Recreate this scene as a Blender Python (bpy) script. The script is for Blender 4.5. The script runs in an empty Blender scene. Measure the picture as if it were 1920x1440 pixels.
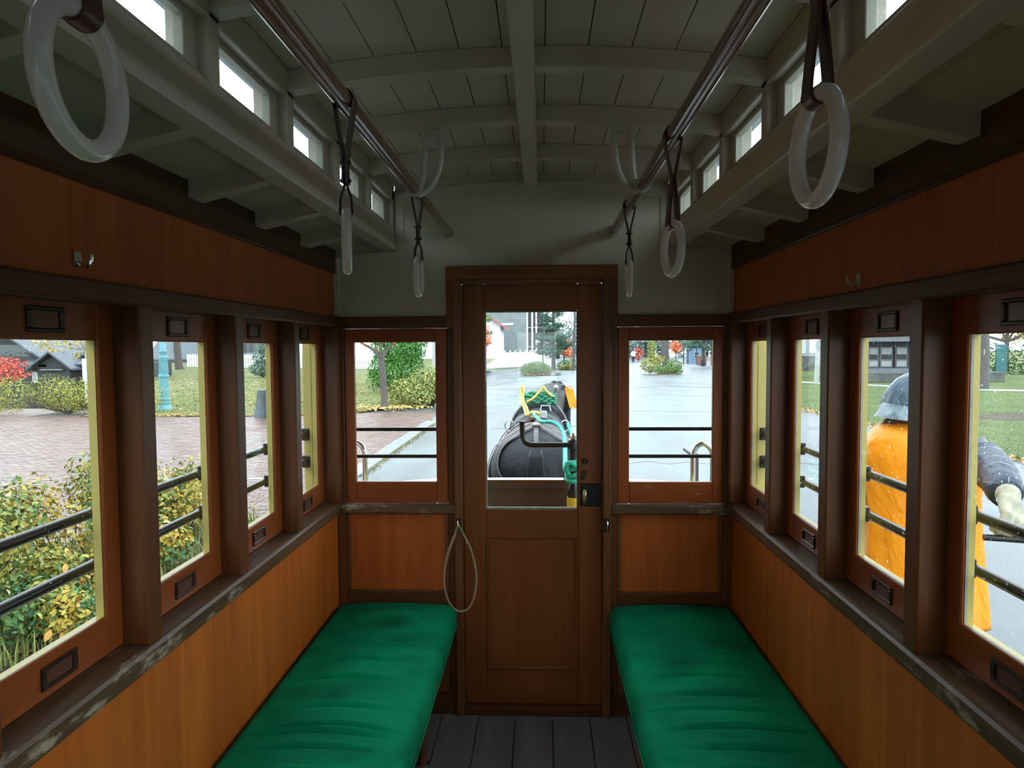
import bpy, bmesh, math, random
from mathutils import Vector, Matrix
random.seed(7)
R = random.Random(11)
scene = bpy.context.scene
col = scene.collection

# ---------------------------------------------------------------- camera
FPX = 1320.0
cam_d = bpy.data.cameras.new('camera')
cam = bpy.data.objects.new('camera', cam_d)
col.objects.link(cam)
cam_d.sensor_fit = 'HORIZONTAL'
cam_d.sensor_width = 36.0
cam_d.lens = 36.0 * FPX / 1920.0
cam_d.clip_start = 0.02
cam_d.clip_end = 600.0
# world axes seen in camera axes (x right, y down, z forward): slightly turned, tilted and rolled hand-held camera
_d = Vector((54.0, -68.0, FPX)).normalized()
_n = 25756.5
_up = -Vector((0.0065 * _n, _n, FPX)).normalized()
_x = _d.cross(_up)
if _x.x < 0: _x = -_x
# columns of camera-to-world rotation: camera right, up, back
right = Vector((_x[0], _d[0], _up[0]))
down = Vector((_x[1], _d[1], _up[1]))
fwd = Vector((_x[2], _d[2], _up[2]))
m = Matrix(((right.x, -down.x, -fwd.x), (right.y, -down.y, -fwd.y), (right.z, -down.z, -fwd.z)))
cam.matrix_world = Matrix.Translation((0.037, 0.0, 1.525)) @ m.to_4x4()
scene.camera = cam

# ---------------------------------------------------------------- sky, exposure
SKY = 3.3
EXPOSURE = 0.28
w = bpy.data.worlds.new('overcast_sky')
scene.world = w
w.use_nodes = True
nt = w.node_tree
bg = nt.nodes['Background']
tc = nt.nodes.new('ShaderNodeTexCoord')
nz = nt.nodes.new('ShaderNodeTexNoise')
nz.inputs['Scale'].default_value = 1.6
nz.inputs['Detail'].default_value = 4.0
rp = nt.nodes.new('ShaderNodeValToRGB')
rp.color_ramp.elements[0].position = 0.25
rp.color_ramp.elements[0].color = (0.73, 0.84, 0.93, 1)
rp.color_ramp.elements[1].position = 0.75
rp.color_ramp.elements[1].color = (0.88, 0.965, 1.0, 1)
nt.links.new(tc.outputs['Generated'], nz.inputs['Vector'])
nt.links.new(nz.outputs['Fac'], rp.inputs['Fac'])
nt.links.new(rp.outputs['Color'], bg.inputs['Color'])
bg.inputs['Strength'].default_value = SKY
vs = scene.view_settings
vs.view_transform = 'Standard'
vs.look = 'None'
vs.exposure = EXPOSURE
vs.gamma = 1.0
vs.use_curve_mapping = False
try:
    scene.cycles.use_denoising = True
    scene.cycles.max_bounces = 8
    scene.cycles.diffuse_bounces = 5
    scene.cycles.use_adaptive_sampling = True
    scene.cycles.adaptive_threshold = 0.03
    scene.cycles.glossy_bounces = 4
    scene.cycles.transparent_max_bounces = 16
    scene.cycles.sample_clamp_indirect = 6.0
    scene.cycles.caustics_reflective = False
    scene.cycles.caustics_refractive = False
except Exception:
    pass

# ---------------------------------------------------------------- materials
MATS = {}
def new_mat(name):
    m = bpy.data.materials.new(name)
    m.use_nodes = True
    b = m.node_tree.nodes['Principled BSDF']
    MATS[name] = m
    return m, m.node_tree, b
def ramp(nt, cols):
    r = nt.nodes.new('ShaderNodeValToRGB')
    els = r.color_ramp.elements
    while len(els) < len(cols): els.new(0.5)
    for e, (p, c) in zip(els, cols):
        e.position = p
        e.color = (c[0], c[1], c[2], 1)
    return r
def noise(nt, scale, detail=4, vec=None, rough=0.55, dist=0.0):
    n = nt.nodes.new('ShaderNodeTexNoise')
    n.inputs['Scale'].default_value = scale
    n.inputs['Detail'].default_value = detail
    n.inputs['Roughness'].default_value = rough
    n.inputs['Distortion'].default_value = dist
    if vec is not None: nt.links.new(vec, n.inputs['Vector'])
    return n
def objvec(nt, scale=(1, 1, 1)):
    t = nt.nodes.new('ShaderNodeTexCoord')
    mp = nt.nodes.new('ShaderNodeMapping')
    mp.inputs['Scale'].default_value = scale
    nt.links.new(t.outputs['Object'], mp.inputs['Vector'])
    return mp.outputs['Vector']
def bump(nt, b, h, strength, dist=0.01):
    n = nt.nodes.new('ShaderNodeBump')
    n.inputs['Strength'].default_value = strength
    n.inputs['Distance'].default_value = dist
    nt.links.new(h, n.inputs['Height'])
    nt.links.new(n.outputs['Normal'], b.inputs['Normal'])
def plain(name, c, rough=0.5, metal=0.0, var=0.12, scale=6.0, bmp=0.0, spec=0.5):
    m, nt, b = new_mat(name)
    v = objvec(nt)
    n = noise(nt, scale, 5, v)
    r = ramp(nt, [(0.3, [x * (1 - var) for x in c]), (0.7, [min(1, x * (1 + var)) for x in c])])
    nt.links.new(n.outputs['Fac'], r.inputs['Fac'])
    nt.links.new(r.outputs['Color'], b.inputs['Base Color'])
    b.inputs['Roughness'].default_value = rough
    b.inputs['Metallic'].default_value = metal
    b.inputs['Specular IOR Level'].default_value = spec
    if bmp: bump(nt, b, n.outputs['Fac'], bmp)
    return m
def wood(name, light, dark, axis='Z', rough=0.35, worn=None, worn_amt=0.0, fine=60.0, coat=0.15, fig=1.0):
    m, nt, b = new_mat(name)
    k = {'X': (0.06, 1, 1), 'Y': (1, 0.06, 1), 'Z': (1, 1, 0.06)}[axis]
    v = objvec(nt, k)
    n1 = noise(nt, fine, 6, v, 0.65, 0.4)
    n2 = noise(nt, 7.0 * fig, 3, v, 0.5, 1.2)
    mx = nt.nodes.new('ShaderNodeMix')
    mx.data_type = 'FLOAT'
    mx.inputs['Factor'].default_value = 0.5
    nt.links.new(n1.outputs['Fac'], mx.inputs['A'])
    nt.links.new(n2.outputs['Fac'], mx.inputs['B'])
    mid = [(a + c) / 2 for a, c in zip(light, dark)]
    r = ramp(nt, [(0.32, dark), (0.5, mid), (0.66, light)])
    nt.links.new(mx.outputs['Result'], r.inputs['Fac'])
    out = r.outputs['Color']
    b.inputs['Roughness'].default_value = rough
    if worn is not None:
        n3 = noise(nt, 11.0, 8, objvec(nt, {'X': (0.35, 1, 1), 'Y': (1, 0.35, 1), 'Z': (1, 1, 0.35)}[axis]), 0.75)
        r3 = ramp(nt, [(0.60 - worn_amt, (0, 0, 0)), (0.68 - worn_amt, (1, 1, 1))])
        nt.links.new(n3.outputs['Fac'], r3.inputs['Fac'])
        m2 = nt.nodes.new('ShaderNodeMix')
        m2.data_type = 'RGBA'
        m2.inputs['B'].default_value = (*worn, 1)
        nt.links.new(r3.outputs['Color'], m2.inputs['Factor'])
        nt.links.new(out, m2.inputs['A'])
        out = m2.outputs['Result']
        r4 = ramp(nt, [(0.0, (rough,) * 3), (1.0, (0.75,) * 3)])
        nt.links.new(r3.outputs['Color'], r4.inputs['Fac'])
        nt.links.new(r4.outputs['Color'], b.inputs['Roughness'])
    nt.links.new(out, b.inputs['Base Color'])
    b.inputs['Specular IOR Level'].default_value = 0.28
    b.inputs['Coat Weight'].default_value = coat
    b.inputs['Coat Roughness'].default_value = 0.25
    bump(nt, b, n1.outputs['Fac'], 0.12, 0.004)
    return m
def glass(name, tint=(0.97, 0.99, 0.99), rough=0.0, refl=1.0):
    m, nt, b = new_mat(name)
    nt.nodes.remove(b)
    out = nt.nodes['Material Output']
    tr = nt.nodes.new('ShaderNodeBsdfTransparent')
    tr.inputs['Color'].default_value = (*tint, 1)
    gl = nt.nodes.new('ShaderNodeBsdfGlossy')
    gl.inputs['Roughness'].default_value = rough
    lw = nt.nodes.new('ShaderNodeLayerWeight')
    lw.inputs['Blend'].default_value = 0.5
    pw = nt.nodes.new('ShaderNodeMath'); pw.operation = 'POWER'; pw.inputs[1].default_value = 5.0
    ml = nt.nodes.new('ShaderNodeMath'); ml.operation = 'MULTIPLY_ADD'; ml.inputs[1].default_value = 0.75 * refl; ml.inputs[2].default_value = 0.025 * refl
    nt.links.new(lw.outputs['Facing'], pw.inputs[0]); nt.links.new(pw.outputs[0], ml.inputs[0])
    mx = nt.nodes.new('ShaderNodeMixShader')
    nt.links.new(ml.outputs[0], mx.inputs['Fac'])
    nt.links.new(tr.outputs['BSDF'], mx.inputs[1])
    nt.links.new(gl.outputs['BSDF'], mx.inputs[2])
    nt.links.new(mx.outputs['Shader'], out.inputs['Surface'])
    return m
def leafmat(name, cols, rough=0.55, trans=0.0):
    """colour per leaf"""
    m, nt, b = new_mat(name)
    g = nt.nodes.new('ShaderNodeNewGeometry')
    n = len(cols)
    r = ramp(nt, [(i / max(1, n - 1), c) for i, c in enumerate(cols)])
    nt.links.new(g.outputs['Random Per Island'], r.inputs['Fac'])
    nt.links.new(r.outputs['Color'], b.inputs['Base Color'])
    b.inputs['Roughness'].default_value = rough
    b.inputs['Specular IOR Level'].default_value = 0.3
    return m

# tram woods: panel (orange-brown ply), dark rails and posts, sash red-brown
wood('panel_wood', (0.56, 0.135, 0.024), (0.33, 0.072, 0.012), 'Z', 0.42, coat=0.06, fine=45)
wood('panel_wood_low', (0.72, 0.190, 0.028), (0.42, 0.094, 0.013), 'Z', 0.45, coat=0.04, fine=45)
wood('sash_wood', (0.40, 0.098, 0.021), (0.235, 0.054, 0.012), 'Z', 0.36, coat=0.12)
wood('sash_wood_y', (0.40, 0.098, 0.021), (0.235, 0.054, 0.012), 'Y', 0.36, coat=0.12)
wood('sash_wood_x', (0.38, 0.088, 0.019), (0.225, 0.048, 0.011), 'X', 0.36, coat=0.12)
wood('post_wood', (0.19, 0.066, 0.019), (0.095, 0.031, 0.0095), 'Z', 0.40, coat=0.10, fig=1.6)
wood('rail_wood_y', (0.16, 0.060, 0.019), (0.08, 0.027, 0.009), 'Y', 0.42, coat=0.08)
wood('rail_wood_x', (0.16, 0.060, 0.019), (0.08, 0.027, 0.009), 'X', 0.42, coat=0.08)
wood('cornice_wood', (0.10, 0.042, 0.018), (0.05, 0.020, 0.009), 'Y', 0.45, coat=0.1)
wood('sill_wood_y', (0.16, 0.088, 0.045), (0.075, 0.040, 0.022), 'Y', 0.38, worn=(0.44, 0.35, 0.25), worn_amt=0.045)
wood('sill_wood_x', (0.16, 0.088, 0.045), (0.075, 0.040, 0.022), 'X', 0.38, worn=(0.46, 0.35, 0.25), worn_amt=0.05)
wood('front_panel_wood', (0.62, 0.150, 0.026), (0.38, 0.082, 0.014), 'Z', 0.42, coat=0.05)
wood('door_wood', (0.29, 0.086, 0.019), (0.19, 0.052, 0.012), 'Z', 0.38, coat=0.1)
wood('door_wood_x', (0.29, 0.086, 0.019), (0.19, 0.052, 0.012), 'X', 0.38, coat=0.1)
wood('casing_wood', (0.25, 0.095, 0.030), (0.14, 0.050, 0.016), 'Z', 0.38, coat=0.1)
wood('casing_wood_x', (0.25, 0.095, 0.030), (0.14, 0.050, 0.016), 'X', 0.38, coat=0.1)
wood('bench_wood', (0.24, 0.10, 0.04), (0.13, 0.05, 0.02), 'Y', 0.4)
wood('pole_wood', (0.19, 0.070, 0.030), (0.10, 0.036, 0.016), 'Y', 0.16, coat=0.7)
wood('sash_worn', (0.40, 0.098, 0.021), (0.235, 0.054, 0.012), 'X', 0.32, worn=(0.46, 0.27, 0.17), worn_amt=0.05)
wood('floor_wood', (0.25, 0.225, 0.205), (0.155, 0.14, 0.128), 'Y', 0.55, worn=(0.05, 0.045, 0.042), worn_amt=-0.05, coat=0.0)
plain('cream', (0.60, 0.525, 0.43), 0.42, var=0.06, scale=4, bmp=0.03)
plain('cream_board', (0.60, 0.56, 0.455), 0.5, var=0.05, scale=3)
plain('clere_sash', (0.50, 0.47, 0.38), 0.5, var=0.08)
plain('yellow_paint', (0.70, 0.57, 0.17), 0.4, var=0.06)
plain('yellow_band', (0.80, 0.55, 0.06), 0.35, var=0.04)
plain('black_iron', (0.022, 0.020, 0.020), 0.28, 0.3, var=0.2, scale=20)
plain('dark_pull', (0.055, 0.032, 0.022), 0.35, 0.5, var=0.2, scale=30)
plain('pull_recess', (0.16, 0.066, 0.040), 0.3, 0.2, var=0.15, scale=30)
plain('chrome', (0.75, 0.76, 0.78), 0.15, 1.0, var=0.03)
plain('brass', (0.55, 0.46, 0.28), 0.28, 1.0, var=0.1)
plain('ring_plastic', (0.80, 0.75, 0.75), 0.16, var=0.02, scale=3)
plain('leather', (0.045, 0.022, 0.020), 0.34, var=0.3, scale=25)
plain('leather_red', (0.085, 0.026, 0.022), 0.34, var=0.3, scale=25)
plain('rope_hemp', (0.42, 0.33, 0.20), 0.85, var=0.3, scale=90, bmp=0.4)
plain('white_iron', (0.56, 0.54, 0.48), 0.4, var=0.06)
plain('dark_brown_panel', (0.085, 0.050, 0.042), 0.35, var=0.2)
plain('outer_roof', (0.45, 0.50, 0.52), 0.6, var=0.06)
glass('pane_glass')
glass('clere_glass', (0.92, 0.96, 0.97), 0.02)

def velvet(name, stains):
    m, nt, b = new_mat(name)
    v = objvec(nt)
    n = noise(nt, 2.2, 4, objvec(nt, (1.0, 1.4, 1.0)), 0.6, 0.6)
    n2 = noise(nt, 140, 2, v)
    r = ramp(nt, [(0.36, (0.001, 0.150, 0.070)), (0.50, (0.001, 0.270, 0.118)), (0.68, (0.001, 0.370, 0.150))])
    nt.links.new(n.outputs['Fac'], r.inputs['Fac'])
    out = r.outputs['Color']
    # damp stains with their own outline
    for (x, y, rx, ry, k) in stains:
        mp = nt.nodes.new('ShaderNodeMapping'); mp.vector_type = 'POINT'
        mp.inputs['Location'].default_value = (-x / rx, -y / ry, 0); mp.inputs['Scale'].default_value = (1 / rx, 1 / ry, 0)
        tcn = nt.nodes.new('ShaderNodeTexCoord'); nt.links.new(tcn.outputs['Object'], mp.inputs['Vector'])
        ln = nt.nodes.new('ShaderNodeVectorMath'); ln.operation = 'LENGTH'; nt.links.new(mp.outputs['Vector'], ln.inputs[0])
        nn = noise(nt, 9.0, 3, v)
        ad = nt.nodes.new('ShaderNodeMath'); ad.operation = 'MULTIPLY_ADD'; ad.inputs[1].default_value = 0.9; nt.links.new(nn.outputs['Fac'], ad.inputs[0]); nt.links.new(ln.outputs['Value'], ad.inputs[2])
        rs = ramp(nt, [(0.0, (k,) * 3), (0.45, (k * .9,) * 3), (0.95, (0, 0, 0))])
        sc = nt.nodes.new('ShaderNodeMath'); sc.operation = 'MULTIPLY'; sc.inputs[1].default_value = 0.62; nt.links.new(ad.outputs[0], sc.inputs[0]); nt.links.new(sc.outputs[0], rs.inputs['Fac'])
        mx = nt.nodes.new('ShaderNodeMix'); mx.data_type = 'RGBA'; mx.inputs['B'].default_value = (0.001, 0.055, 0.022, 1)
        nt.links.new(rs.outputs['Color'], mx.inputs['Factor']); nt.links.new(out, mx.inputs['A']); out = mx.outputs['Result']
    nt.links.new(out, b.inputs['Base Color'])
    b.inputs['Roughness'].default_value = 0.85
    b.inputs['Sheen Weight'].default_value = 0.10
    b.inputs['Sheen Roughness'].default_value = 0.4
    b.inputs['Sheen Tint'].default_value = (0.1, 0.8, 0.5, 1)
    b.inputs['Specular IOR Level'].default_value = 0.08
    bump(nt, b, n2.outputs['Fac'], 0.15, 0.002)
velvet('green_velvet', [(-.06, 1.33, .09, .13, .35)])
velvet('green_velvet_stained', [(.02, 1.61, .11, .085, .72), (.17, 1.50, .07, .05, .35), (-.02, 1.03, .05, .05, .4), (.17, 1.30, .09, .04, .3)])

# ---------------------------------------------------------------- mesh helpers
class MB:
    def __init__(s): s.v, s.f, s.m = [], [], []
    def add(s, vs, fs, mi=0):
        o = len(s.v)
        s.v += [tuple(p) for p in vs]
        s.f += [tuple(i + o for i in f) for f in fs]
        s.m += [mi] * len(fs)
        return s
    def box(s, x0, x1, y0, y1, z0, z1, c=0.0, mi=0):
        x0, x1 = min(x0, x1), max(x0, x1); y0, y1 = min(y0, y1), max(y0, y1); z0, z1 = min(z0, z1), max(z0, z1)
        if c <= 0:
            vs = [(x, y, z) for z in (z0, z1) for y in (y0, y1) for x in (x0, x1)]
            fs = [(0, 2, 3, 1), (4, 5, 7, 6), (0, 1, 5, 4), (2, 6, 7, 3), (0, 4, 6, 2), (1, 3, 7, 5)]
            return s.add(vs, fs, mi)
        c = min(c, (x1 - x0) * .45, (y1 - y0) * .45, (z1 - z0) * .45)
        vs, idx = [], {}
        for sx in (0, 1):
            for sy in (0, 1):
                for sz in (0, 1):
                    X, Y, Z = (x0, x1)[sx], (y0, y1)[sy], (z0, z1)[sz]
                    ix, iy, iz = (c, -c)[sx], (c, -c)[sy], (c, -c)[sz]
                    for a, p in (('x', (X, Y + iy, Z + iz)), ('y', (X + ix, Y, Z + iz)), ('z', (X + ix, Y + iy, Z))):
                        idx[(sx, sy, sz, a)] = len(vs); vs.append(p)
        fs = []
        q = ((0, 0), (0, 1), (1, 1), (1, 0))
        for t in (0, 1):
            fs.append([idx[(t, a, b, 'x')] for a, b in q])
            fs.append([idx[(a, t, b, 'y')] for a, b in q])
            fs.append([idx[(a, b, t, 'z')] for a, b in q])
        for a in (0, 1):
            for b in (0, 1):
                fs.append([idx[(a, b, 0, 'x')], idx[(a, b, 1, 'x')], idx[(a, b, 1, 'y')], idx[(a, b, 0, 'y')]])
                fs.append([idx[(a, 0, b, 'x')], idx[(a, 1, b, 'x')], idx[(a, 1, b, 'z')], idx[(a, 0, b, 'z')]])
                fs.append([idx[(0, a, b, 'y')], idx[(1, a, b, 'y')], idx[(1, a, b, 'z')], idx[(0, a, b, 'z')]])
                for d in (0, 1):
                    pass
        for a in (0, 1):
            for b in (0, 1):
                for d in (0, 1):
                    fs.append([idx[(a, b, d, 'x')], idx[(a, b, d, 'y')], idx[(a, b, d, 'z')]])
        return s.add(vs, fs, mi)
    def tube(s, pts, r, n=10, closed=False, cap=True, mi=0, flat=None, up=None):
        """swept tube; r radius or list; flat=(w,h) for strap section with the given up vector"""
        pts = [Vector(p) for p in pts]
        N = len(pts)
        rs = r if isinstance(r, (list, tuple)) else [r] * N
        vs, prev = [], None
        for i, p in enumerate(pts):
            if closed: t = pts[(i + 1) % N] - pts[i - 1]
            else: t = pts[min(i + 1, N - 1)] - pts[max(i - 1, 0)]
            t.normalize()
            if up is not None: u = Vector(up)
            elif prev is None: u = Vector((0, 0, 1)) if abs(t.z) < 0.9 else Vector((1, 0, 0))
            else: u = prev
            a = u - t * u.dot(t)
            if a.length < 1e-5: a = Vector((1, 0, 0)) - t * t.x
            a.normalize(); b = t.cross(a); prev = a
            for k in range(n):
                th = 2 * math.pi * k / n
                if flat:
                    ca, sa = math.cos(th), math.sin(th)
                    e = 0.35
                    x = math.copysign(abs(ca) ** e, ca) * flat[0] / 2
                    y = math.copysign(abs(sa) ** e, sa) * flat[1] / 2
                    vs.append(p + a * x + b * y)
                else:
                    vs.append(p + (a * math.cos(th) + b * math.sin(th)) * rs[i])
        fs = []
        for i in range(N if closed else N - 1):
            j = (i + 1) % N
            for k in range(n):
                l = (k + 1) % n
                fs.append((i * n + k, i * n + l, j * n + l, j * n + k))
        if cap and not closed:
            fs.append(tuple(reversed(range(n)))); fs.append(tuple((N - 1) * n + k for k in range(n)))
        return s.add(vs, fs, mi)
    def lathe(s, prof, c=(0, 0, 0), n=16, axis='Z', mi=0):
        vs = []
        for r, h in prof:
            for k in range(n):
                th = 2 * math.pi * k / n
                a, b = r * math.cos(th), r * math.sin(th)
                p = {'Z': (a, b, h), 'Y': (a, h, b), 'X': (h, a, b)}[axis]
                vs.append((p[0] + c[0], p[1] + c[1], p[2] + c[2]))
        fs = []
        for i in range(len(prof) - 1):
            for k in range(n):
                l = (k + 1) % n
                fs.append((i * n + k, i * n + l, (i + 1) * n + l, (i + 1) * n + k))
        fs.append(tuple(reversed(range(n)))); fs.append(tuple((len(prof) - 1) * n + k for k in range(n)))
        return s.add(vs, fs, mi)
    def ball(s, c, r, n=10, mi=0):
        rx, ry, rz = r if isinstance(r, (tuple, list)) else (r, r, r)
        k = max(4, n // 2 + 1)
        vs = [(c[0], c[1], c[2] - rz)]
        for i in range(1, k):
            ph = -math.pi / 2 + math.pi * i / k
            for j in range(n):
                th = 2 * math.pi * j / n
                vs.append((c[0] + rx * math.cos(ph) * math.cos(th), c[1] + ry * math.cos(ph) * math.sin(th), c[2] + rz * math.sin(ph)))
        vs.append((c[0], c[1], c[2] + rz))
        fs = [(0, 1 + (j + 1) % n, 1 + j) for j in range(n)]
        for i in range(k - 2):
            for j in range(n):
                l = (j + 1) % n
                fs.append((1 + i * n + j, 1 + i * n + l, 1 + (i + 1) * n + l, 1 + (i + 1) * n + j))
        t = len(vs) - 1
        fs += [(t, t - n + j, t - n + (j + 1) % n) for j in range(n)]
        return s.add(vs, fs, mi)
    def prism(s, poly, a0, a1, plane='XZ', mi=0):
        """polygon extruded along the third axis"""
        n = len(poly)
        def P(p, t):
            if plane == 'XZ': return (p[0], t, p[1])
            if plane == 'YZ': return (t, p[0], p[1])
            return (p[0], p[1], t)
        vs = [P(p, a0) for p in poly] + [P(p, a1) for p in poly]
        fs = [tuple(range(n)), tuple(reversed(range(n, 2 * n)))]
        fs += [(i, i + n, (i + 1) % n + n, (i + 1) % n) for i in range(n)]
        return s.add(vs, fs, mi)
    def mesh(s, name, mats, off=(0, 0, 0), smooth=False):
        me = bpy.data.meshes.new(name)
        me.from_pydata([(x - off[0], y - off[1], z - off[2]) for x, y, z in s.v], [], s.f)
        for m in (mats if isinstance(mats, (list, tuple)) else [mats]):
            me.materials.append(MATS[m])
        if any(s.m): me.polygons.foreach_set('material_index', s.m)
        bm = bmesh.new(); bm.from_mesh(me)
        bmesh.ops.recalc_face_normals(bm, faces=bm.faces)
        bm.to_mesh(me); bm.free()
        if smooth:
            me.polygons.foreach_set('use_smooth', [True] * len(me.polygons))
            if smooth != 'all':
                me.set_sharp_from_angle(angle=math.radians(40))
        me.update()
        return me
    def obj(s, name, mats, parent=None, smooth=False, label=None, kind=None):
        """link as one mesh object; coordinates given in world space"""
        off = wloc(parent) if parent is not None else (0, 0, 0)
        return link(name, s.mesh(name, mats, off, smooth), parent, label=label, kind=kind)
LOC = {}
def wloc(o):
    return LOC.get(o.name, (0, 0, 0)) if o is not None else (0, 0, 0)
def link(name, me, parent=None, loc=None, rot=None, scale=None, label=None, kind=None):
    o = bpy.data.objects.new(name, me)
    col.objects.link(o)
    if parent is not None:
        o.parent = parent
        LOC[o.name] = wloc(parent)
    if loc is not None: o.location = loc
    if rot is not None: o.rotation_euler = rot
    if scale is not None: o.scale = scale
    if label: o['label'] = label
    if kind: o['kind'] = kind
    return o
def thing(name, loc, label, cat, group=None, kind=None):
    o = bpy.data.objects.new(name, None)
    col.objects.link(o)
    o.location = loc
    o.empty_display_size = 0.1
    LOC[o.name] = tuple(loc)
    tag(o, label, cat, group, kind)
    return o
def tag(o, label=None, cat=None, group=None, kind=None):
    if label: o['label'] = label
    if cat: o['category'] = cat
    if group: o['group'] = group
    if kind: o['kind'] = kind
    return o
def struct(name, loc, label, cat='structure'):
    return thing(name, loc, label, cat, None, 'structure')
def arc(cx, cy, r, a0, a1, n):
    return [(cx + r * math.cos(math.radians(a0 + (a1 - a0) * i / n)), cy + r * math.sin(math.radians(a0 + (a1 - a0) * i / n))) for i in range(n + 1)]
def bez(p0, p1, p2, p3, n=10):
    out = []
    for i in range(n + 1):
        t = i / n; u = 1 - t
        out.append(tuple(u**3 * a + 3 * u * u * t * b + 3 * u * t * t * c + t**3 * d for a, b, c, d in zip(p0, p1, p2, p3)))
    return out
def smoothpath(pts, n=6):
    """Catmull-Rom through the points"""
    P = [Vector(p) for p in pts]
    P = [P[0] * 2 - P[1]] + P + [P[-1] * 2 - P[-2]]
    out = []
    for i in range(1, len(P) - 2):
        a, b, c, d = P[i - 1], P[i], P[i + 1], P[i + 2]
        for k in range(n):
            t = k / n
            out.append(0.5 * ((2 * b) + (c - a) * t + (2 * a - 5 * b + 4 * c - d) * t * t + (3 * b - a - 3 * c + d) * t**3))
    out.append(P[-2])
    return [tuple(p) for p in out]
# ================================================================ the tram: shell
YF, YB = 2.87, -0.88           # inner faces of the front and rear bulkheads
PITCH = 0.4575
POSTS = [2.366 - PITCH * k for k in range(7)]
RIBS = [2.448 - 0.392 * k for k in range(9)]

# floor of lengthwise planks
fl = struct('floor', (0, 0, 0), 'worn grey wooden plank floor of the tram')
seams = [-0.85, -0.687, -0.534, -0.381, -0.228, -0.075, 0.078, 0.231, 0.384, 0.537, 0.69, 0.85]
for a, b in zip(seams[:-1], seams[1:]):
    MB().box(a + 0.0015, b - 0.0015, YB, YF, -0.03, 0.0, 0.002).obj('plank', 'floor_wood', fl)
MB().box(-0.87, 0.87, YB - 0.9, YF + 0.98, -0.10, -0.032).obj('subfloor', 'dark_brown_panel', fl)

def wall(side, s):
    W = struct('wall_' + side, (s * 0.81, 1.0, 0), 'varnished wooden side wall with sill and window posts, ' + ('toward the shrub bed' if s < 0 else 'toward the road and lawn'), 'wall')
    X = lambda a: s * a
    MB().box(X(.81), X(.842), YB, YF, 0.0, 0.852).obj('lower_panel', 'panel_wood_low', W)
    # sill with rounded nose
    prof = [(X(.80), .850), (X(.79), .853), (X(.786), .860), (X(.786), .890), (X(.790), .898), (X(.797), .901), (X(.875), .908), (X(.875), .850)]
    MB().prism(prof, YB, YF, 'XZ').obj('sill', 'sill_wood_y', W)
    MB().box(X(.803), X(.812), YB, YF, .842, .8505, .002).obj('sill_bead', 'rail_wood_y', W)
    for c in POSTS:
        MB().box(X(.79), X(.871), c - .026, c + .026, .90, 1.625, .004).obj('post', 'post_wood', W)
    MB().box(X(.785), X(.871), YF - .062, YF + .02, .90, 1.66, .004).obj('corner_post', 'post_wood', W)
    MB().box(X(.785), X(.871), YB - .02, YB + .062, .90, 1.66, .004).obj('corner_post', 'post_wood', W)
    MB().box(X(.783), X(.886), YB, YF, 1.616, 1.656, .005).obj('belt_rail', 'rail_wood_y', W)
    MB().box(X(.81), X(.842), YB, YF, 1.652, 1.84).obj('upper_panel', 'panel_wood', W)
    prof = [(X(.803), 1.834), (X(.797), 1.838), (X(.80), 1.850), (X(.80), 1.985), (X(.845), 1.985), (X(.845), 1.834)]
    MB().prism(prof, YB, YF, 'XZ').obj('cornice', 'cornice_wood', W)
    # outside: yellow posts and skin
    for c in POSTS:
        MB().box(X(.8712), X(.889), c - .032, c + .032, .88, 1.70, .003).obj('outer_post', 'yellow_paint', W)
    for y0, y1 in ((YF - .117, YF + .03), (YB - .03, YB + .065)):
        MB().box(X(.8712), X(.908), y0, y1, .2, 1.80, .004).obj('outer_corner_post', 'yellow_paint', W)
    MB().box(X(.8425), X(.885), YB - .02, YF + .02, -.12, .8495).obj('outer_skin', 'yellow_paint', W)
    MB().box(X(.8425), X(.885), YB - .02, YF + .02, 1.6565, 1.88).obj('outer_skin', 'yellow_paint', W)
    return W
WALLS = {-1: wall('left', -1), 1: wall('right', 1)}

# ---------------------------------------------------------------- side windows
def drops(n, x, y0, y1, z0, z1, rr, parent, s, streak=0.3):
    mb = MB()
    for _ in range(n):
        y, z = rr.uniform(y0, y1), rr.uniform(z0, z1)
        r = rr.choice([.0006, .0007, .0009, .0012, .0012, .0020]) * rr.uniform(.8, 1.2)
        k = 1.0 + (rr.random() < streak) * rr.uniform(.6, 2.5)
        vs = [(x + s * r * .5, y, z)]
        for j in range(6):
            a = math.pi * j / 3
            vs.append((x, y + r * math.cos(a), z + r * k * math.sin(a)))
        mb.add(vs, [(0, 1 + j, 1 + (j + 1) % 6) for j in range(6)])
    return mb.obj('raindrops', 'water_drop', parent, smooth='all', kind='stuff')
def watermat():
    m, nt, b = new_mat('water_drop')
    nt.nodes.remove(b)
    tr = nt.nodes.new('ShaderNodeBsdfTransparent'); tl = nt.nodes.new('ShaderNodeBsdfTranslucent'); gl = nt.nodes.new('ShaderNodeBsdfGlossy')
    tl.inputs['Color'].default_value = (0.85, 0.9, 0.93, 1); gl.inputs['Roughness'].default_value = 0.05
    m1 = nt.nodes.new('ShaderNodeMixShader'); m2 = nt.nodes.new('ShaderNodeMixShader')
    m1.inputs['Fac'].default_value = 0.5; m2.inputs['Fac'].default_value = 0.12
    nt.links.new(tr.outputs[0], m1.inputs[1]); nt.links.new(tl.outputs[0], m1.inputs[2])
    nt.links.new(m1.outputs[0], m2.inputs[1]); nt.links.new(gl.outputs[0], m2.inputs[2])
    nt.links.new(m2.outputs[0], nt.nodes['Material Output'].inputs['Surface'])
watermat()
BAYS = []
edges = [YF - .062] + [v for c in POSTS for v in (c + .026, c - .026)] + [YB + .062]
for i in range(0, len(edges), 2): BAYS.append((edges[i + 1], edges[i]))
rr = random.Random(5)
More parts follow.
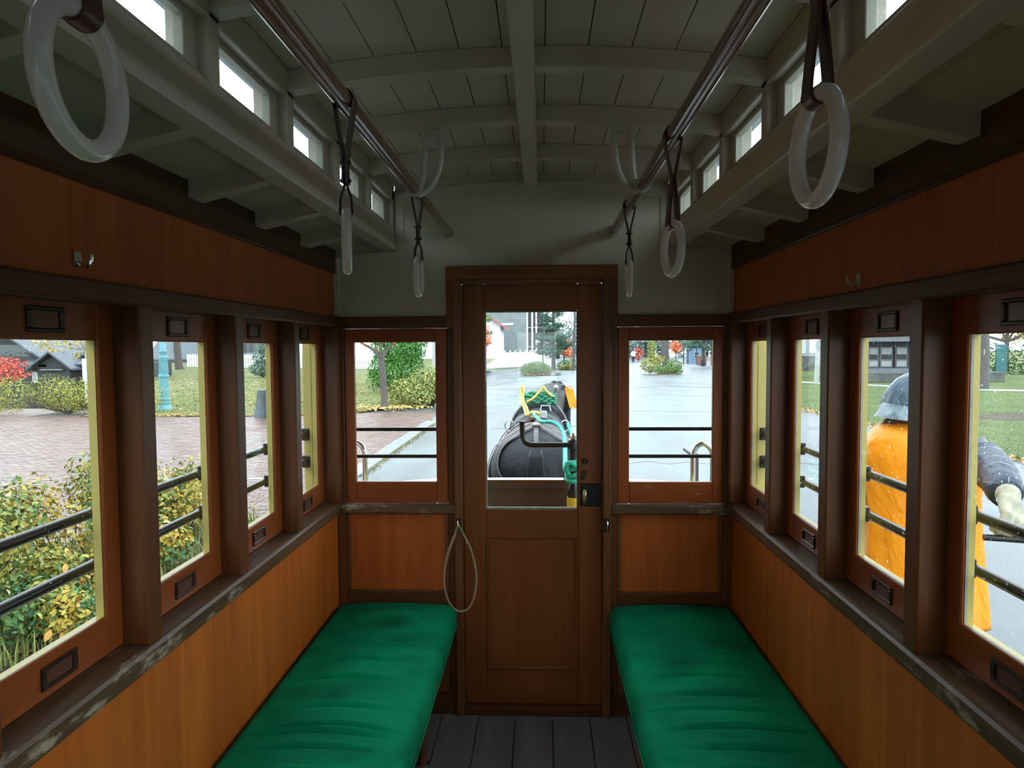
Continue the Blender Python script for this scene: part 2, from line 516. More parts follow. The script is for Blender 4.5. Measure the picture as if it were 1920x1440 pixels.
def sash(n, s, y0, y1, where):
    X = lambda a: s * a
    g0, g1 = y0 + .056, y1 - .053
    if y1 > 2.5: g1 = 2.752
    if y0 < -.7: g0 = y0 + .06
    t = struct('window_%d' % n, (X(.86), (y0 + y1) / 2, .905), 'narrow varnished sash window, ' + where, 'window')
    z0, z1, gz0, gz1 = .906, 1.622, .985, 1.545
    a, b = X(.846), X(.8535)
    e = .001
    MB().box(a, b, y0 + e, g0, z0, z1, .003).obj('stile', 'sash_wood', t)
    MB().box(a, b, g1, y1 - e, z0, z1, .003).obj('stile', 'sash_wood', t)
    MB().box(a, b, g0, g1, z0, gz0, .003).obj('rail', 'sash_wood_y', t)
    MB().box(a, b, g0, g1, gz1, z1, .003).obj('rail', 'sash_wood_y', t)
    MB().box(X(.8515), X(.8533), g0 + .0005, g1 - .0005, gz0 + .0005, gz1 - .0005).obj('pane', 'pane_glass', t)
    # painted outer frame around the glass
    mb, mp = MB(), MB()
    xa = .8540 if s < 0 else .8585
    zq = (z0, z1)
    for q in ((y0 + e, g0, z0, z1), (g1, y1 - e, z0, z1), (g0, g1, z0, gz0), (g0, g1, gz1, z1)):
        mb.box(X(xa), X(.8705), *q)
        if s > 0: mp.box(X(.8537), X(.8584), *q)
    mb.obj('outer_frame', 'yellow_paint', t)
    if s > 0: mp.obj('glazing_bead', 'putty', t)
    yc = (g0 + g1) / 2
    for zc, hh in ((.944, .0215), (1.581, .0235)):
        hw = .048
        p = MB()
        # raised plate as a frame
        x0, x1 = X(.8405), X(.8458)
        p.box(x0, x1, yc - hw, yc + hw, zc + hh - .008, zc + hh, .002)
        p.box(x0, x1, yc - hw, yc + hw, zc - hh, zc - hh + .008, .002)
        p.box(x0, x1, yc - hw, yc - hw + .012, zc - hh + .008, zc + hh - .008, .002)
        p.box(x0, x1, yc + hw - .012, yc + hw, zc - hh + .008, zc + hh - .008, .002)
        po = p.obj('pull_plate', 'dark_pull', t)
        MB().box(X(.8448), X(.8459), yc - hw + .012, yc + hw - .012, zc - hh + .008, zc + hh - .008).obj('pull_recess', 'pull_recess', po)
    if s > 0 and y1 > .6:
        drops(330, X(.8539), g0 + .006, g1 - .006, gz0 + .006, gz1 - .006, rr, t, s, .12)
    return t
plain('putty', (0.42, 0.42, 0.38), 0.7, var=0.2, scale=40)
ORD = ['beside the front bulkhead', 'second from the front bulkhead', 'third from the front bulkhead', 'fourth from the front bulkhead', 'fifth from the front bulkhead', 'sixth from the front bulkhead', 'seventh from the front bulkhead', 'beside the rear bulkhead']
wn = 1
for s in (-1, 1):
    for i, (y0, y1) in enumerate(BAYS):
        sash(wn, s, y0, y1, ORD[i] + (' on the shrub side' if s < 0 else ' on the rain-spotted road side'))
        wn += 1

# ---------------------------------------------------------------- ceiling
def zr(x): return 2.222 - 0.042 * (x / 0.553) ** 2
C = struct('ceiling', (0, 1.0, 2.2), 'cream painted arched plank ceiling with ribs and a ridge beam', 'ceiling')
k = .0995
cuts = [-.62, -.55] + [(-4.5 + i) * k for i in range(10)] + [.55, .62]
for a, b in zip(cuts[:-1], cuts[1:]):
    a1, b1 = a + .0014, b - .0014
    xs = [a1 + (b1 - a1) * i / 4 for i in range(5)]
    poly = [(x, zr(x)) for x in xs] + [(x, zr(x) + .013) for x in reversed(xs)]
    MB().prism(poly, YB, YF, 'XZ').obj('plank', 'cream', C)
xs = [-.68 + 1.36 * i / 24 for i in range(25)]
poly = [(x, zr(x) + .016) for x in xs] + [(x, zr(x) + .04) for x in reversed(xs)]
MB().prism(poly, YB - .10, YF + .10, 'XZ').obj('roof_skin', 'outer_roof', C, smooth=True)
for y in RIBS:
    xs = [-.556 + 1.112 * i / 20 for i in range(21)]
    poly = [(x, zr(x) - .047) for x in xs] + [(x, zr(x) - .001) for x in reversed(xs)]
    MB().prism(poly, y, y + .042, 'XZ').obj('rib', 'cream', C, smooth=True)
MB().box(-.026, .026, YB, YF, 2.169, 2.2225, .003).obj('ridge_beam', 'cream', C)
for s in (-1, 1):
    X = lambda a: s * a
    # clerestory beam with small ogee at its ledge
    prof = [(X(.553), 1.930), (X(.556), 1.926), (X(.612), 1.926), (X(.612), 2.028), (X(.582), 2.026), (X(.566), 2.016), (X(.556), 2.004), (X(.553), 1.996)]
    MB().prism(prof, YB, YF, 'XZ').obj('clerestory_beam', 'cream', C)
    MB().box(X(.556), X(.60), YB, YF, 2.122, 2.182, .004).obj('clerestory_header', 'cream', C)
    for y in RIBS + [YF - .035]:
        MB().box(X(.556), X(.638), y, y + .042, 2.008, 2.186, .003).obj('clerestory_post', 'cream', C)
    # side deck: sloping boards and their ribs
    zd = lambda a: 1.929 + (0.80 - a) * 0.24
    for a, b in ((.612, .676), (.677, .742), (.743, .801)):
        poly = [(X(a), zd(a)), (X(b), zd(b)), (X(b), zd(b) + .015), (X(a), zd(a) + .015)]
        MB().prism(poly, YB, YF, 'XZ').obj('deck_board', 'cream', C)
    poly = [(X(.60), zd(.60) + .016), (X(.97), zd(.97) + .016), (X(.97), zd(.97) + .035), (X(.60), zd(.60) + .06)]
    MB().prism(poly, YB - .95, YF + 1.0, 'XZ').obj('deck_skin', 'outer_roof', C)
    for y in RIBS:
        zb = lambda a: zd(a) - .050
        poly = [(X(.6125), zd(.6125)), (X(.6125), zb(.6125)), (X(.783), zb(.783)), (X(.7995), zb(.7995) + .008), (X(.7995), zd(.7995))]
        MB().prism(poly, y, y + .042, 'XZ').obj('deck_rib', 'cream', C)
# hoods over the two end platforms
for y0, y1 in ((YF + .03, YF + 1.0), (YB - .95, YB - .03)):
    xs = [-.66 + 1.32 * i / 12 for i in range(13)]
    poly = [(x, 2.005 - .03 * (x / .66) ** 2) for x in xs] + [(x, 2.03 - .03 * (x / .66) ** 2) for x in reversed(xs)]
    MB().prism(poly, y0, y1, 'XZ').obj('platform_hood', 'cream', C, smooth=True)
# clerestory windows
wn0 = wn
for s in (-1, 1):
    X = lambda a: s * a
    ys = [YF - .035] + RIBS
    for i in range(len(ys) - 1):
        y0, y1 = ys[i + 1] + .042, ys[i]
        t = struct('window_%d' % wn, (X(.60), (y0 + y1) / 2, 2.03), 'small clerestory window in the ' + ('first second third fourth fifth sixth seventh eighth ninth tenth'.split()[i]) + ' roof bay from the front bulkhead, ' + ('shrub side' if s < 0 else 'road side'), 'window')
        wn += 1
        g0, g1 = y0 + .032, y1 - .047
        if i == 0: g1 = y1 - .05
        a, b = X(.579), X(.600)
        f = MB()
        f.box(a, b, y0, g0, 2.0285, 2.14, .002); f.box(a, b, g1, y1, 2.0285, 2.14, .002)
        f.box(a, b, g0, g1, 2.0285, 2.036, .002); f.box(a, b, g0, g1, 2.108, 2.122, .002)
        f.obj('sash_frame', 'clere_sash', t)
        MB().box(X(.586), X(.589), g0 - .003, g1 + .003, 2.032, 2.112).obj('pane', 'clere_glass', t)
        if i < 6: drops(60 if s < 0 else 150, X(.5895), g0, g1, 2.036, 2.108, rr, t, s, .2)

# ---------------------------------------------------------------- bulkheads (the rear one mirrors the front one)
def bulkhead(side, fy, worn):
    """fy maps depth (2.87 = inner face, larger = outward) to world y"""
    who = 'front' if side == 'front' else 'rear'
    Wb = struct('wall_' + side, (0, fy(2.87), 0), who + ' bulkhead, cream above and varnished wood below', 'wall')
    def B(name, mat, x0, x1, y0, y1, z0, z1, c=.003, par=None, label=None):
        return MB().box(x0, x1, fy(y0), fy(y1), z0, z1, c).obj(name, mat, par or Wb, label=label)
    # cream board with the door notch and arched top
    top = [(.85 - 1.7 * i / 28, 0) for i in range(29)]
    top = [(x, zr(max(-.6, min(.6, x))) + .012 if abs(x) < .605 else 1.99) for x, _ in top]
    poly = [(-.85, 1.64), (-.30, 1.64), (-.30, 1.80), (.30, 1.80), (.30, 1.64), (.85, 1.64)] + top
    MB().prism(poly, fy(2.872), fy(2.90), 'XZ').obj('upper_board', 'cream_board', Wb)
    # mouldings: arched band, side strips, stepped edge under the clerestory beams
    xs = [-.55 + 1.1 * i / 24 for i in range(25)]
    band = [(x, zr(x) - .066) for x in xs] + [(x, zr(x) - .028) for x in reversed(xs)]
    MB().prism(band, fy(2.862), fy(2.874), 'XZ').obj('arch_moulding', 'cream_board', Wb)
    for s in (-1, 1):
        B('board_moulding', 'cream_board', s * .517, s * .553, 2.864, 2.874, 1.918, 2.125)
        B('board_moulding', 'cream_board', s * .517, s * .80, 2.866, 2.8735, 1.900, 1.921)
        B('board_moulding', 'cream_board', s * .787, s * .812, 2.866, 2.874, 1.66, 1.90)
    for s in (-1, 1):
        B('header_rail', 'rail_wood_x', s * .33, s * .80, 2.852, 2.90, 1.608, 1.655)
        B('stile_post', 'post_wood', s * .318, s * .346, 2.858, 2.90, 0.04, 1.612)
        B('corner_stile', 'post_wood', s * .772, s * .806, 2.856, 2.90, .04, 1.608)
        B('window_sill', 'sill_wood_x', s * .315, s * .806, 2.838, 2.90, .846, .884, .006)
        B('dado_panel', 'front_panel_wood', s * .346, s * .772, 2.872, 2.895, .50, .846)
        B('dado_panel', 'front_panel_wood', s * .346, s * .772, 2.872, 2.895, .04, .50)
        B('dado_rail', 'rail_wood_x', s * .346, s * .772, 2.858, 2.90, .455, .520)
        B('panel_stile', 'casing_wood', s * .346, s * .362, 2.862, 2.8735, .52, .846)
        B('panel_stile', 'casing_wood', s * .756, s * .772, 2.862, 2.8735, .52, .846)
        B('panel_stile', 'casing_wood', s * .346, s * .385, 2.862, 2.8735, .085, .30)
        B('panel_rail', 'casing_wood_x', s * .346, s * .772, 2.862, 2.8735, .30, .325)
        B('baseboard', 'rail_wood_x', s * .318, s * .81, 2.852, 2.90, 0, .085)
        # door casing
        B('door_jamb', 'casing_wood', s * .286, s * .319, 2.838, 2.905, 0.0, 1.80, .004)
        B('door_casing', 'casing_wood', s * .286, s * .347, 2.848, 2.873, 1.61, 1.856, .004)
    B('door_casing', 'casing_wood_x', -.347, .347, 2.846, 2.873, 1.800, 1.857, .004)
    B('door_head', 'casing_wood_x', -.286, .286, 2.852, 2.905, 1.786, 1.802, .003)
    B('threshold', 'rail_wood_x', -.286, .286, 2.842, 2.91, 0, .034, .004)
    if who == 'front':
        # outside skin of the bulkhead
        pass
    for s in (-1, 1):
        B('outer_skin', 'yellow_paint', s * .33, s * .86, 2.9005, 2.93, -.05, .875)
        B('outer_skin', 'yellow_paint', s * .33, s * .86, 2.9005, 2.93, 1.64, 2.0)
    # windows either side of the door
    global wn
    for s in (-1, 1):
        t = struct('window_%d' % wn, (s * .565, fy(2.88), .885), 'square-cornered sash window in the ' + who + ' bulkhead, ' + ('shrub side of the door' if s < 0 else 'latch side of the door'), 'window')
        wn += 1
        ga, gb, z0, z1 = .395, .731, .975, 1.551
        B('stile', 'sash_wood', s * .347, s * ga, 2.868, 2.892, .886, 1.607, par=t)
        B('stile', 'sash_wood', s * gb, s * .771, 2.868, 2.892, .886, 1.607, par=t)
        B('rail', 'sash_worn' if s > 0 and worn else 'sash_wood_x', s * ga, s * gb, 2.868, 2.892, .886, z0, par=t)
        B('rail', 'sash_wood_x', s * ga, s * gb, 2.868, 2.892, z1, 1.607, par=t)
        B('pane', 'pane_glass', s * (ga - .004), s * (gb + .004), 2.879, 2.882, z0 - .004, z1 + .004, 0, par=t)
    # sliding door
    d = struct('door_1' if who == 'front' else 'door_2', (0, fy(2.885), .034), 'varnished wooden door with a tall glass pane in the ' + who + ' bulkhead', 'door')
    ya, yb = 2.874, 2.902
    B('stile', 'door_wood', -.285, -.192, ya, yb, .036, 1.785, par=d)
    B('stile', 'door_wood', .187, .285, ya, yb, .036, 1.785, par=d)
    B('rail', 'door_wood_x', -.192, .187, ya, yb, 1.676, 1.785, par=d)
    B('rail', 'door_wood_x', -.192, .187, ya, yb, .737, .857, par=d)
    B('rail', 'door_wood_x', -.192, .187, ya, yb, .036, .192, par=d)
    B('lower_panel', 'door_wood', -.192, .187, 2.882, 2.896, .185, .74, 0, par=d)
    B('panel_bead', 'casing_wood_x', -.190, .185, 2.868, 2.8745, .184, .200, .003, par=d)
    B('panel_bead', 'casing_wood', -.192, -.184, 2.870, 2.8745, .20, .735, .002, par=d)
    B('panel_bead', 'casing_wood', .179, .187, 2.870, 2.8745, .20, .735, .002, par=d)
    B('pane', 'pane_glass', -.196, .191, 2.884, 2.887, .853, 1.680, 0, par=d)
    mb = MB()
    mb.box(-.192, .187, fy(2.8875), fy(2.897), .857, .865); mb.box(-.192, .187, fy(2.8875), fy(2.897), 1.670, 1.676)
    mb.box(-.192, -.187, fy(2.8875), fy(2.897), .865, 1.67); mb.box(.182, .187, fy(2.8875), fy(2.897), .865, 1.67)
    mb.obj('glazing_bead', 'putty', d)
    B('lock_plate', 'black_iron', .197, .280, 2.869, 2.8745, .873, .968, .002, par=d)
    h = MB().lathe([(.0, -.034), (.005, -.030), (.0085, -.012), (.0085, .012), (.005, .030), (.0, .034)], (.214, fy(2.842), .916), 12)
    ho = h.obj('handle', 'brass', d, smooth=True)
    for dz in (-.022, .022):
        MB().tube([(.214, fy(2.868), .916 + dz), (.214, fy(2.845), .916 + dz)], .0035, 8).obj('handle_stem', 'brass', ho)
    kp = MB().lathe([(.013, 2.8740), (.013, 2.871), (.010, 2.868)] if fy(1) == 1 else [(.013, fy(2.874)), (.013, fy(2.871)), (.010, fy(2.868))], (.215, 0, 1.06), 14, 'Y')
    ko = kp.obj('key_escutcheon', 'black_iron', d, smooth=True)
    MB().ball((.215, fy(2.867), 1.062), .004, 8).obj('key_stud', 'chrome', ko)
    B('latch_block', 'dark_pull', .203, .222, 2.862, 2.8742, 1.005, 1.020, .002, par=d)
    B('latch_block', 'dark_pull', .198, .216, 2.862, 2.8742, .985, .998, .002, par=d)
    return Wb
bulkhead('front', lambda y: y, True)
bulkhead('back', lambda y: YF + YB - y, False)
for s in (-1, 1):
    MB().box(s * .58, s * .60, YB, RIBS[-1], 2.02, 2.13).obj('clerestory_board', 'cream', C)

# ================================================================ grab poles, brackets and straps
ZP = 1.99
PX = .330
def pole(s):
    t = thing('grab_pole', (s * PX, YF, ZP), 'varnished wooden grab pole under the ceiling, ' + ('above the bench on the shrub side' if s < 0 else 'above the bench on the road side'), 'pole', 'ceiling grab poles')
    MB().lathe([(.0165, YB + .001), (.0175, YB + .02), (.0175, YF - .02), (.0165, YF - .001)], (s * PX, 0, ZP), 18, 'Y').obj('pole', 'pole_wood', t, smooth=True)
    for y0, d in ((YF - .0005, -1), (YB + .0005, 1)):
        MB().lathe([(.026, y0), (.026, y0 + d * .004), (.022, y0 + d * .008), (.022, y0 + d * .016), (.0178, y0 + d * .016)], (s * PX, 0, ZP), 18, 'Y').obj('end_socket', 'white_iron', t, smooth=True)
    for yk, first in ((2.062, True), (0.49, False)):
        b = thing0('bracket', t)
        mb = MB()
        zt = 2.172
        for k, (xf, xb) in enumerate(((.252, .300), (.302, .318))):
            y = yk + .018
            p = bez((s * xf, y, zt), (s * (xf - .004), y, zt - .09), (s * (xf + .004), y, ZP - .005 + .01), (s * (PX - .012), y - .014, ZP - .020 + k * .006), 12)
            mb.tube(p, [.0105 - .002 * i / 12 for i in range(13)], 8)
            mb.box(s * xf - .017, s * xf + .017, y - .014, y + .014, zt - .004, zt + .0045, .002)
        mb.tube([(s * .252, yk + .018, zt - .028), (s * .302, yk + .018, zt - .028)], .005, 8)
        mb.obj('bracket_arm', 'white_iron', t, smooth=True)
        MB().lathe([(.0180, yk - .012), (.0222, yk - .012), (.0230, yk), (.0222, yk + .012), (.0180, yk + .012)], (s * PX, 0, ZP), 18, 'Y').obj('bracket_collar', 'white_iron', t, smooth=True)
    return t
def thing0(name, parent): return None
pole(-1); pole(1)

def strap(px, y, zc, yaw, tilt, label, knot=True, swing=0.0):
    """leather loop over the pole, sewn in the middle, carrying a ring; built about the pole axis and turned by yaw below"""
    t = thing('strap_handle', (px, y, ZP), label, 'strap', 'hanging ring straps')
    ring_r, tube_r = .0545, .0093
    L = ZP - zc            # pole axis to ring centre
    zt = -L + ring_r       # ring centreline top (local)
    cy, sy = math.cos(yaw), math.sin(yaw)
    def loc(p, f=1.0):
        x, yy, z = p
        # lower part turns with the ring
        a = yaw * f
        c, s_ = math.cos(a), math.sin(a)
        return (px + x * c - yy * s_ + swing * (-z) * c, y + x * s_ + yy * c + swing * (-z) * s_, ZP + z)
    R0 = .0200
    zj, zk = zt + .098, zt + .052        # sewn part
    if not knot: zj, zk = zt + .10, zt + .095
    top = [(R0 * math.cos(math.radians(a)), R0 * math.sin(math.radians(a))) for a in range(-20, 201, 20)]
    g = .0032
    path = [(g, zk), (g, zj)] + [(R0 * .75, -.030)] + top + [(-R0 * .75, -.030), (-g, zj), (-g, zk)]
    mb = MB()
    pts = smoothpath([loc((x, 0, z), 0.0 if z > zj + .01 else .35) for x, z in path], 4)
    mb.tube(pts, 1, 8, flat=(.029, .0040), up=(0, 1, 0))
    r2 = tube_r + .0025
    low = [(r2 * math.cos(math.radians(a)), zt + r2 * math.sin(math.radians(a))) for a in range(20, -201, -20)]
    path = [(-g * 1.2, zj + .004), (g * .6, zk)] + [(r2 * .8, zt + .026)] + low + [(-r2 * .8, zt + .026), (-g * .6, zk), (g * 1.2, zj + .004)]
    pts = smoothpath([loc((x, 0, z), 1.0 if z < zk - .01 else .5) for x, z in path], 4)
    up = (-sy, cy, 0)
    mb.tube(pts, 1, 8, flat=(.026, .0040), up=up)
    mb.obj('strap', 'leather_red' if not knot else 'leather', t, smooth=True)
    if knot:
        for zz in (zj - .006, zk + .006):
            MB().tube([loc((-.010, 0, zz), .4), loc((.010, 0, zz), .4)], .0035, 8).obj('rivet', 'leather', t, smooth=True)
    n = 48
    pts = []
    for i in range(n):
        a = 2 * math.pi * i / n
        u, z = ring_r * math.sin(a), -L + ring_r * math.cos(a)
        pts.append(loc((math.sin(tilt) * (zt - z), u, zt + (z - zt) * math.cos(tilt)), 1.0))
    MB().tube(pts, tube_r, 16, closed=True).obj('ring', 'ring_plastic', t, smooth='all')
    return t
rd = math.radians
strap(-PX, .562, 1.742, rd(4), 0, 'big pale ring on a leather strap, closest to the camera under the shrub-side pole', knot=False)
strap(-PX, 1.335, 1.730, rd(14.5), 0, 'strap ring hanging edge-on in front of the clerestory windows')
strap(-PX, 2.125, 1.742, rd(1), 0, 'narrow-looking strap ring near the front bulkhead beside the shrub-side pole end')
strap(PX, .770, 1.735, rd(1), 0, 'large strap ring on doubled leather, closest to the camera under the road-side pole', knot=False)
strap(PX, 1.590, 1.743, rd(10), 0, 'mid strap ring turned open under the road-side pole', knot=False)
strap(PX, 2.360, 1.753, rd(-2), 0, 'small strap ring nearest the front bulkhead beside the door casing')

# ================================================================ benches
def bench(s):
    t = thing('bench', (s * .56, 1.0, 0), 'long bench with a creased green velvet cushion, ' + ('below the shrub-side windows' if s < 0 else 'below the rain-spotted windows'), 'bench', 'lengthwise benches')
    y0, y1 = YB + .03, YF - .022
    x0, x1 = .313, .806
    rr = random.Random(3 + s)
    nx, ny = 34, 900
    cre = []
    # creases across the cushion: (y, depth, half width, centre across, bow)
    if s < 0:
        base = [(2.50, .4), (2.455, .5), (2.415, .6), (2.30, 1.0), (2.165, 1.0), (1.985, .9), (1.88, .8), (1.845, .9), (1.77, .8), (1.66, .7)]
    else:
        base = [(2.50, .35), (2.38, .6), (2.30, .7), (2.21, .9), (2.09, .9), (2.0, .7), (1.90, 1.0), (1.80, .9), (1.70, .8), (1.62, .7)]
    y = 1.55
    while y > y0 + .1:
        base.append((y, rr.uniform(.4, 1.0))); y -= rr.uniform(.07, .15)
    for yy, d in base:
        cre.append((yy, d * .0115, rr.uniform(.12, .19), rr.uniform(.53, .60), rr.uniform(.01, .035), rr.uniform(.006, .009)))
    dents = [(.50 if s < 0 else .56, 2.62, .13, .06, .006)] + [(rr.uniform(.42, .7), rr.uniform(y0, 2.5), rr.uniform(.06, .12), rr.uniform(.04, .09), rr.uniform(.002, .004)) for _ in range(14)]
    # rounded-box section swept on a grid: a = across (top), full wrap for sides
    zb, zt, rc = .388, .470, .034
    prof = []
    for a in (270, 300, 330, 360): prof.append((x0 + .012 - .012 * math.cos(rd(a)) * 1, zb + .012 + .012 * math.sin(rd(a))))
    prof = [(x0 + .02, zb), (x0 + .006, zb + .004), (x0 - .002, zb + .022), (x0 - .003, zb + .045)]
    prof += [(x0 + rc - (rc + .003) * math.cos(rd(a)), zt - rc + .004 + rc * math.sin(rd(a))) for a in range(0, 91, 15)][1:]
    for i in range(1, nx):
        f = i / nx
        prof.append((x0 + rc + (x1 - x0 - 2 * rc) * f, zt + .004))
    prof += [(x1 - rc + rc * math.cos(rd(a)), zt - rc + .004 + rc * math.sin(rd(a))) for a in range(90, -1, -15)]
    prof += [(x1, zb + .03), (x1 - .01, zb)]
    vs, fs = [], []
    n = len(prof)
    ys = [y0 + (y1 - y0) * j / ny for j in range(ny + 1)]
    xm = (x0 + x1) / 2
    for j, y in enumerate(ys):
        e = min(y - y0, y1 - y)
        er = .045
        inset = er - math.sqrt(max(0, er * er - (er - min(e, er)) ** 2))
        sc = 1.0 - max(0, (er - e) / er) ** 2.5 * .10 if e < er else 1.0
        near = [c for c in cre if abs(c[0] - y) < .11]
        for x, z in prof:
            X = xm + (x - xm) * sc
            top = max(0.0, min(1.0, (z - (zt - .02)) / .02))
            Z = z
            if top > 0:
                u = (x - xm) / (x1 - xm)
                Z += .013 * (1 - u * u) * top
                for (cy_, d, hw, cx, bow, wd) in near:
                    yc = cy_ - bow * ((x - cx) / .2) ** 2
                    dy = y - yc
                    if abs(dy) < .06:
                        m_ = math.exp(-((x - cx) / hw) ** 4)
                        Z -= d * m_ * top * (math.exp(-(dy / wd) ** 2) - .55 * math.exp(-((dy - 2.1 * wd) / (1.5 * wd)) ** 2))
                for (dx, dy0, rx, ry, d) in dents:
                    Z -= d * top * math.exp(-((x - dx) / rx) ** 2 - ((y - dy0) / ry) ** 2)
                Z -= inset * .75 * top
            elif e < er:
                Z -= inset * .5 * max(0, min(1, (z - zb) / (zt - zb)))
            vs.append((s * X, y, Z))
    for j in range(ny):
        for i in range(n - 1):
            fs.append((j * n + i, j * n + i + 1, (j + 1) * n + i + 1, (j + 1) * n + i))
        fs.append((j * n + n - 1, j * n, (j + 1) * n, (j + 1) * n + n - 1))
    fs.append(tuple(range(n))); fs.append(tuple(reversed(range(ny * n, ny * n + n))))
    MB().add(vs, fs).obj('cushion', 'green_velvet_stained' if s < 0 else 'green_velvet', t, smooth='all')
    # welt along the front lower edge
    MB().tube([(s * (x0 - .003), YB + .06, zb + .012), (s * (x0 - .003), YF - .06, zb + .012)], .0035, 8).obj('piping', 'green_velvet', t, smooth=True)
    MB().box(s * .318, s * .808, YB + .025, YF - .02, .362, .387, .004).obj('seat_board', 'bench_wood', t)
    MB().box(s * .335, s * .352, YB + .025, YF - .02, .315, .362, .003).obj('apron', 'bench_wood', t)
    prof = [(.022, 0), (.023, .012), (.018, .016), (.016, .03), (.0165, .10), (.019, .20), (.021, .26), (.017, .275), (.022, .285), (.022, .315)]
    for y in (2.47, 1.45, .43, -.6):
        l = MB().lathe(prof, (s * .398, y, 0), 14).obj('leg', 'bench_wood', t, smooth=True)
        MB().lathe([(.0235, .010), (.0245, .014), (.0235, .019), (.018, .019)], (s * .398, y, 0), 14).obj('ferrule', 'chrome', l, smooth=True)
        MB().box(s * .382, s * .806, y - .02, y + .02, .315, .3615, .003).obj('cross_bearer', 'bench_wood', t)
bench(-1); bench(1)

# ================================================================ hooks and rope
def jamb_hook(x, label):
    t = thing('jamb_hook', (x, 2.838, .80), label, 'hook', 'door jamb hooks')
    MB().box(x - .011, x + .011, 2.834, 2.8378, .775, .832, .002).obj('back_plate', 'dark_pull', t)
    MB().tube(bez((x, 2.834, .822), (x, 2.812, .830), (x, 2.806, .800), (x, 2.815, .782), 8) + [(x, 2.826, .784)], .0042, 8).obj('hook', 'chrome', t, smooth=True)
jamb_hook(-.302, 'steel hook on the door jamb holding the rope loop')
jamb_hook(.302, 'empty steel hook on the door jamb under the lock plate')
def loop_pts(n=48):
    P = [(-.301, .806), (-.309, .790), (-.318, .760), (-.336, .715), (-.352, .660), (-.361, .600), (-.358, .545), (-.344, .495), (-.320, .462), (-.295, .452), (-.268, .460), (-.246, .492), (-.232, .545), (-.229, .600), (-.238, .660), (-.256, .720), (-.278, .762), (-.292, .790)]
    return [(x, 2.824 - .012 * math.sin(math.pi * i / (len(P) - 1)), z) for i, (x, z) in enumerate(P)]
t = thing('rope_loop', (-.30, 2.82, .45), 'teardrop loop of pale rope hanging on the jamb hook beside the door', 'rope')
lp = smoothpath(loop_pts(), 5)
MB().tube(lp + [lp[0]], .0040, 8).obj('rope', 'rope_hemp', t, smooth=True)
MB().tube(lp[9:21], .0058, 8).obj('whipping', 'rope_hemp', t, smooth=True)
MB().tube([(-.270, 2.818, .742), (-.262, 2.816, .731)], .0060, 8).obj('knot', 'rope_hemp', t, smooth=True)
def small_hook(x, y, z, n, mat, label, up=True):
    t = thing('coat_hook', (x, y, z), label, 'hook', 'small hooks')
    if n == 'y':
        MB().prism([(x - .009, z + .018), (x + .009, z + .018), (x + .005, z - .012), (x - .005, z - .012)], y, y - .004).obj('hook_plate', mat, t)
        MB().tube(bez((x, y - .004, z - .004), (x, y - .018, z - .016), (x, y - .026, z - .010), (x, y - .026, z + .010), 6), .0028, 8).obj('hook_prong', mat, t, smooth=True)
    else:
        d = -1 if x > 0 else 1
        x0 = x
        MB().box(x0, x0 + d * .004, y - .010, y + .010, z - .010, z + .018, .001).obj('hook_plate', mat, t)
        MB().tube(bez((x0 + d * .004, y, z - .002), (x0 + d * .020, y, z - .016), (x0 + d * .030, y, z - .010), (x0 + d * .030, y, z + .012), 6), .0032, 8).obj('hook_prong', mat, t, smooth=True)
small_hook(-.082, 2.8715, 1.882, 'y', 'white_iron', 'cream hook above the door casing, closer to the shrub side')
small_hook(.082, 2.8715, 1.882, 'y', 'white_iron', 'cream hook above the door casing, closer to the road side')
small_hook(-.81, 1.262, 1.688, 'x', 'chrome', 'steel hook on the orange panel above the shrub-side windows')
small_hook(.81, 1.752, 1.683, 'x', 'white_iron', 'pale hook on the dark panel above the rain-spotted windows')

# ================================================================ outside guard rails
def guard(s):
    t = thing('guard_rail', (s * .90, 1.0, 1.07), 'pair of wet black iron bars outside the windows, ' + ('shrub side' if s < 0 else 'road side'), 'rail', 'window guard rails')
    for z in (1.187, 1.078):
        MB().tube([(s * .9005, YB + .03, z), (s * .9005, YF - .118, z)], .0112, 12).obj('bar', 'black_iron', t, smooth=True)
        for c in POSTS:
            MB().box(s * .8892, s * .906, c - .030, c - .006, z - .020, z + .020, .003).obj('clamp', 'black_iron', t)
        MB().box(s * .884, s * .914, YF - .126, YF - .1172, z - .024, z + .024, .003).obj('end_flange', 'black_iron', t)
    rr = random.Random(9 + s)
    mb = MB()
    for _ in range(150):
        z = rr.choice((1.187, 1.078)); y = rr.uniform(.9, 2.75); a = rr.uniform(-.8, 2.2)
        mb.ball((s * (.9005 - .0112 * math.cos(a)), y, z + .0112 * math.sin(a)), rr.uniform(.0010, .0022), 5)
    mb.obj('raindrops', 'water_drop', t, smooth='all', kind='stuff')
guard(-1); guard(1)
for s in (-1, 1):
    t = thing('platform_guard_rail', (s * .57, 2.95, 1.06), 'black iron bars across the bulkhead window ' + ('beside the young tree' if s < 0 else 'looking onto the wet road'), 'rail', 'bulkhead window guard rails')
    for z in (1.183, 1.068):
        MB().tube([(s * .35, 2.953, z), (s * .86, 2.953, z)], .0080, 10).obj('bar', 'black_iron', t, smooth=True)
        for x in (.352, .858):
            MB().tube([(s * x, 2.931, z), (s * x, 2.9605, z)], .0105, 10).obj('stand_off', 'black_iron', t, smooth=True)

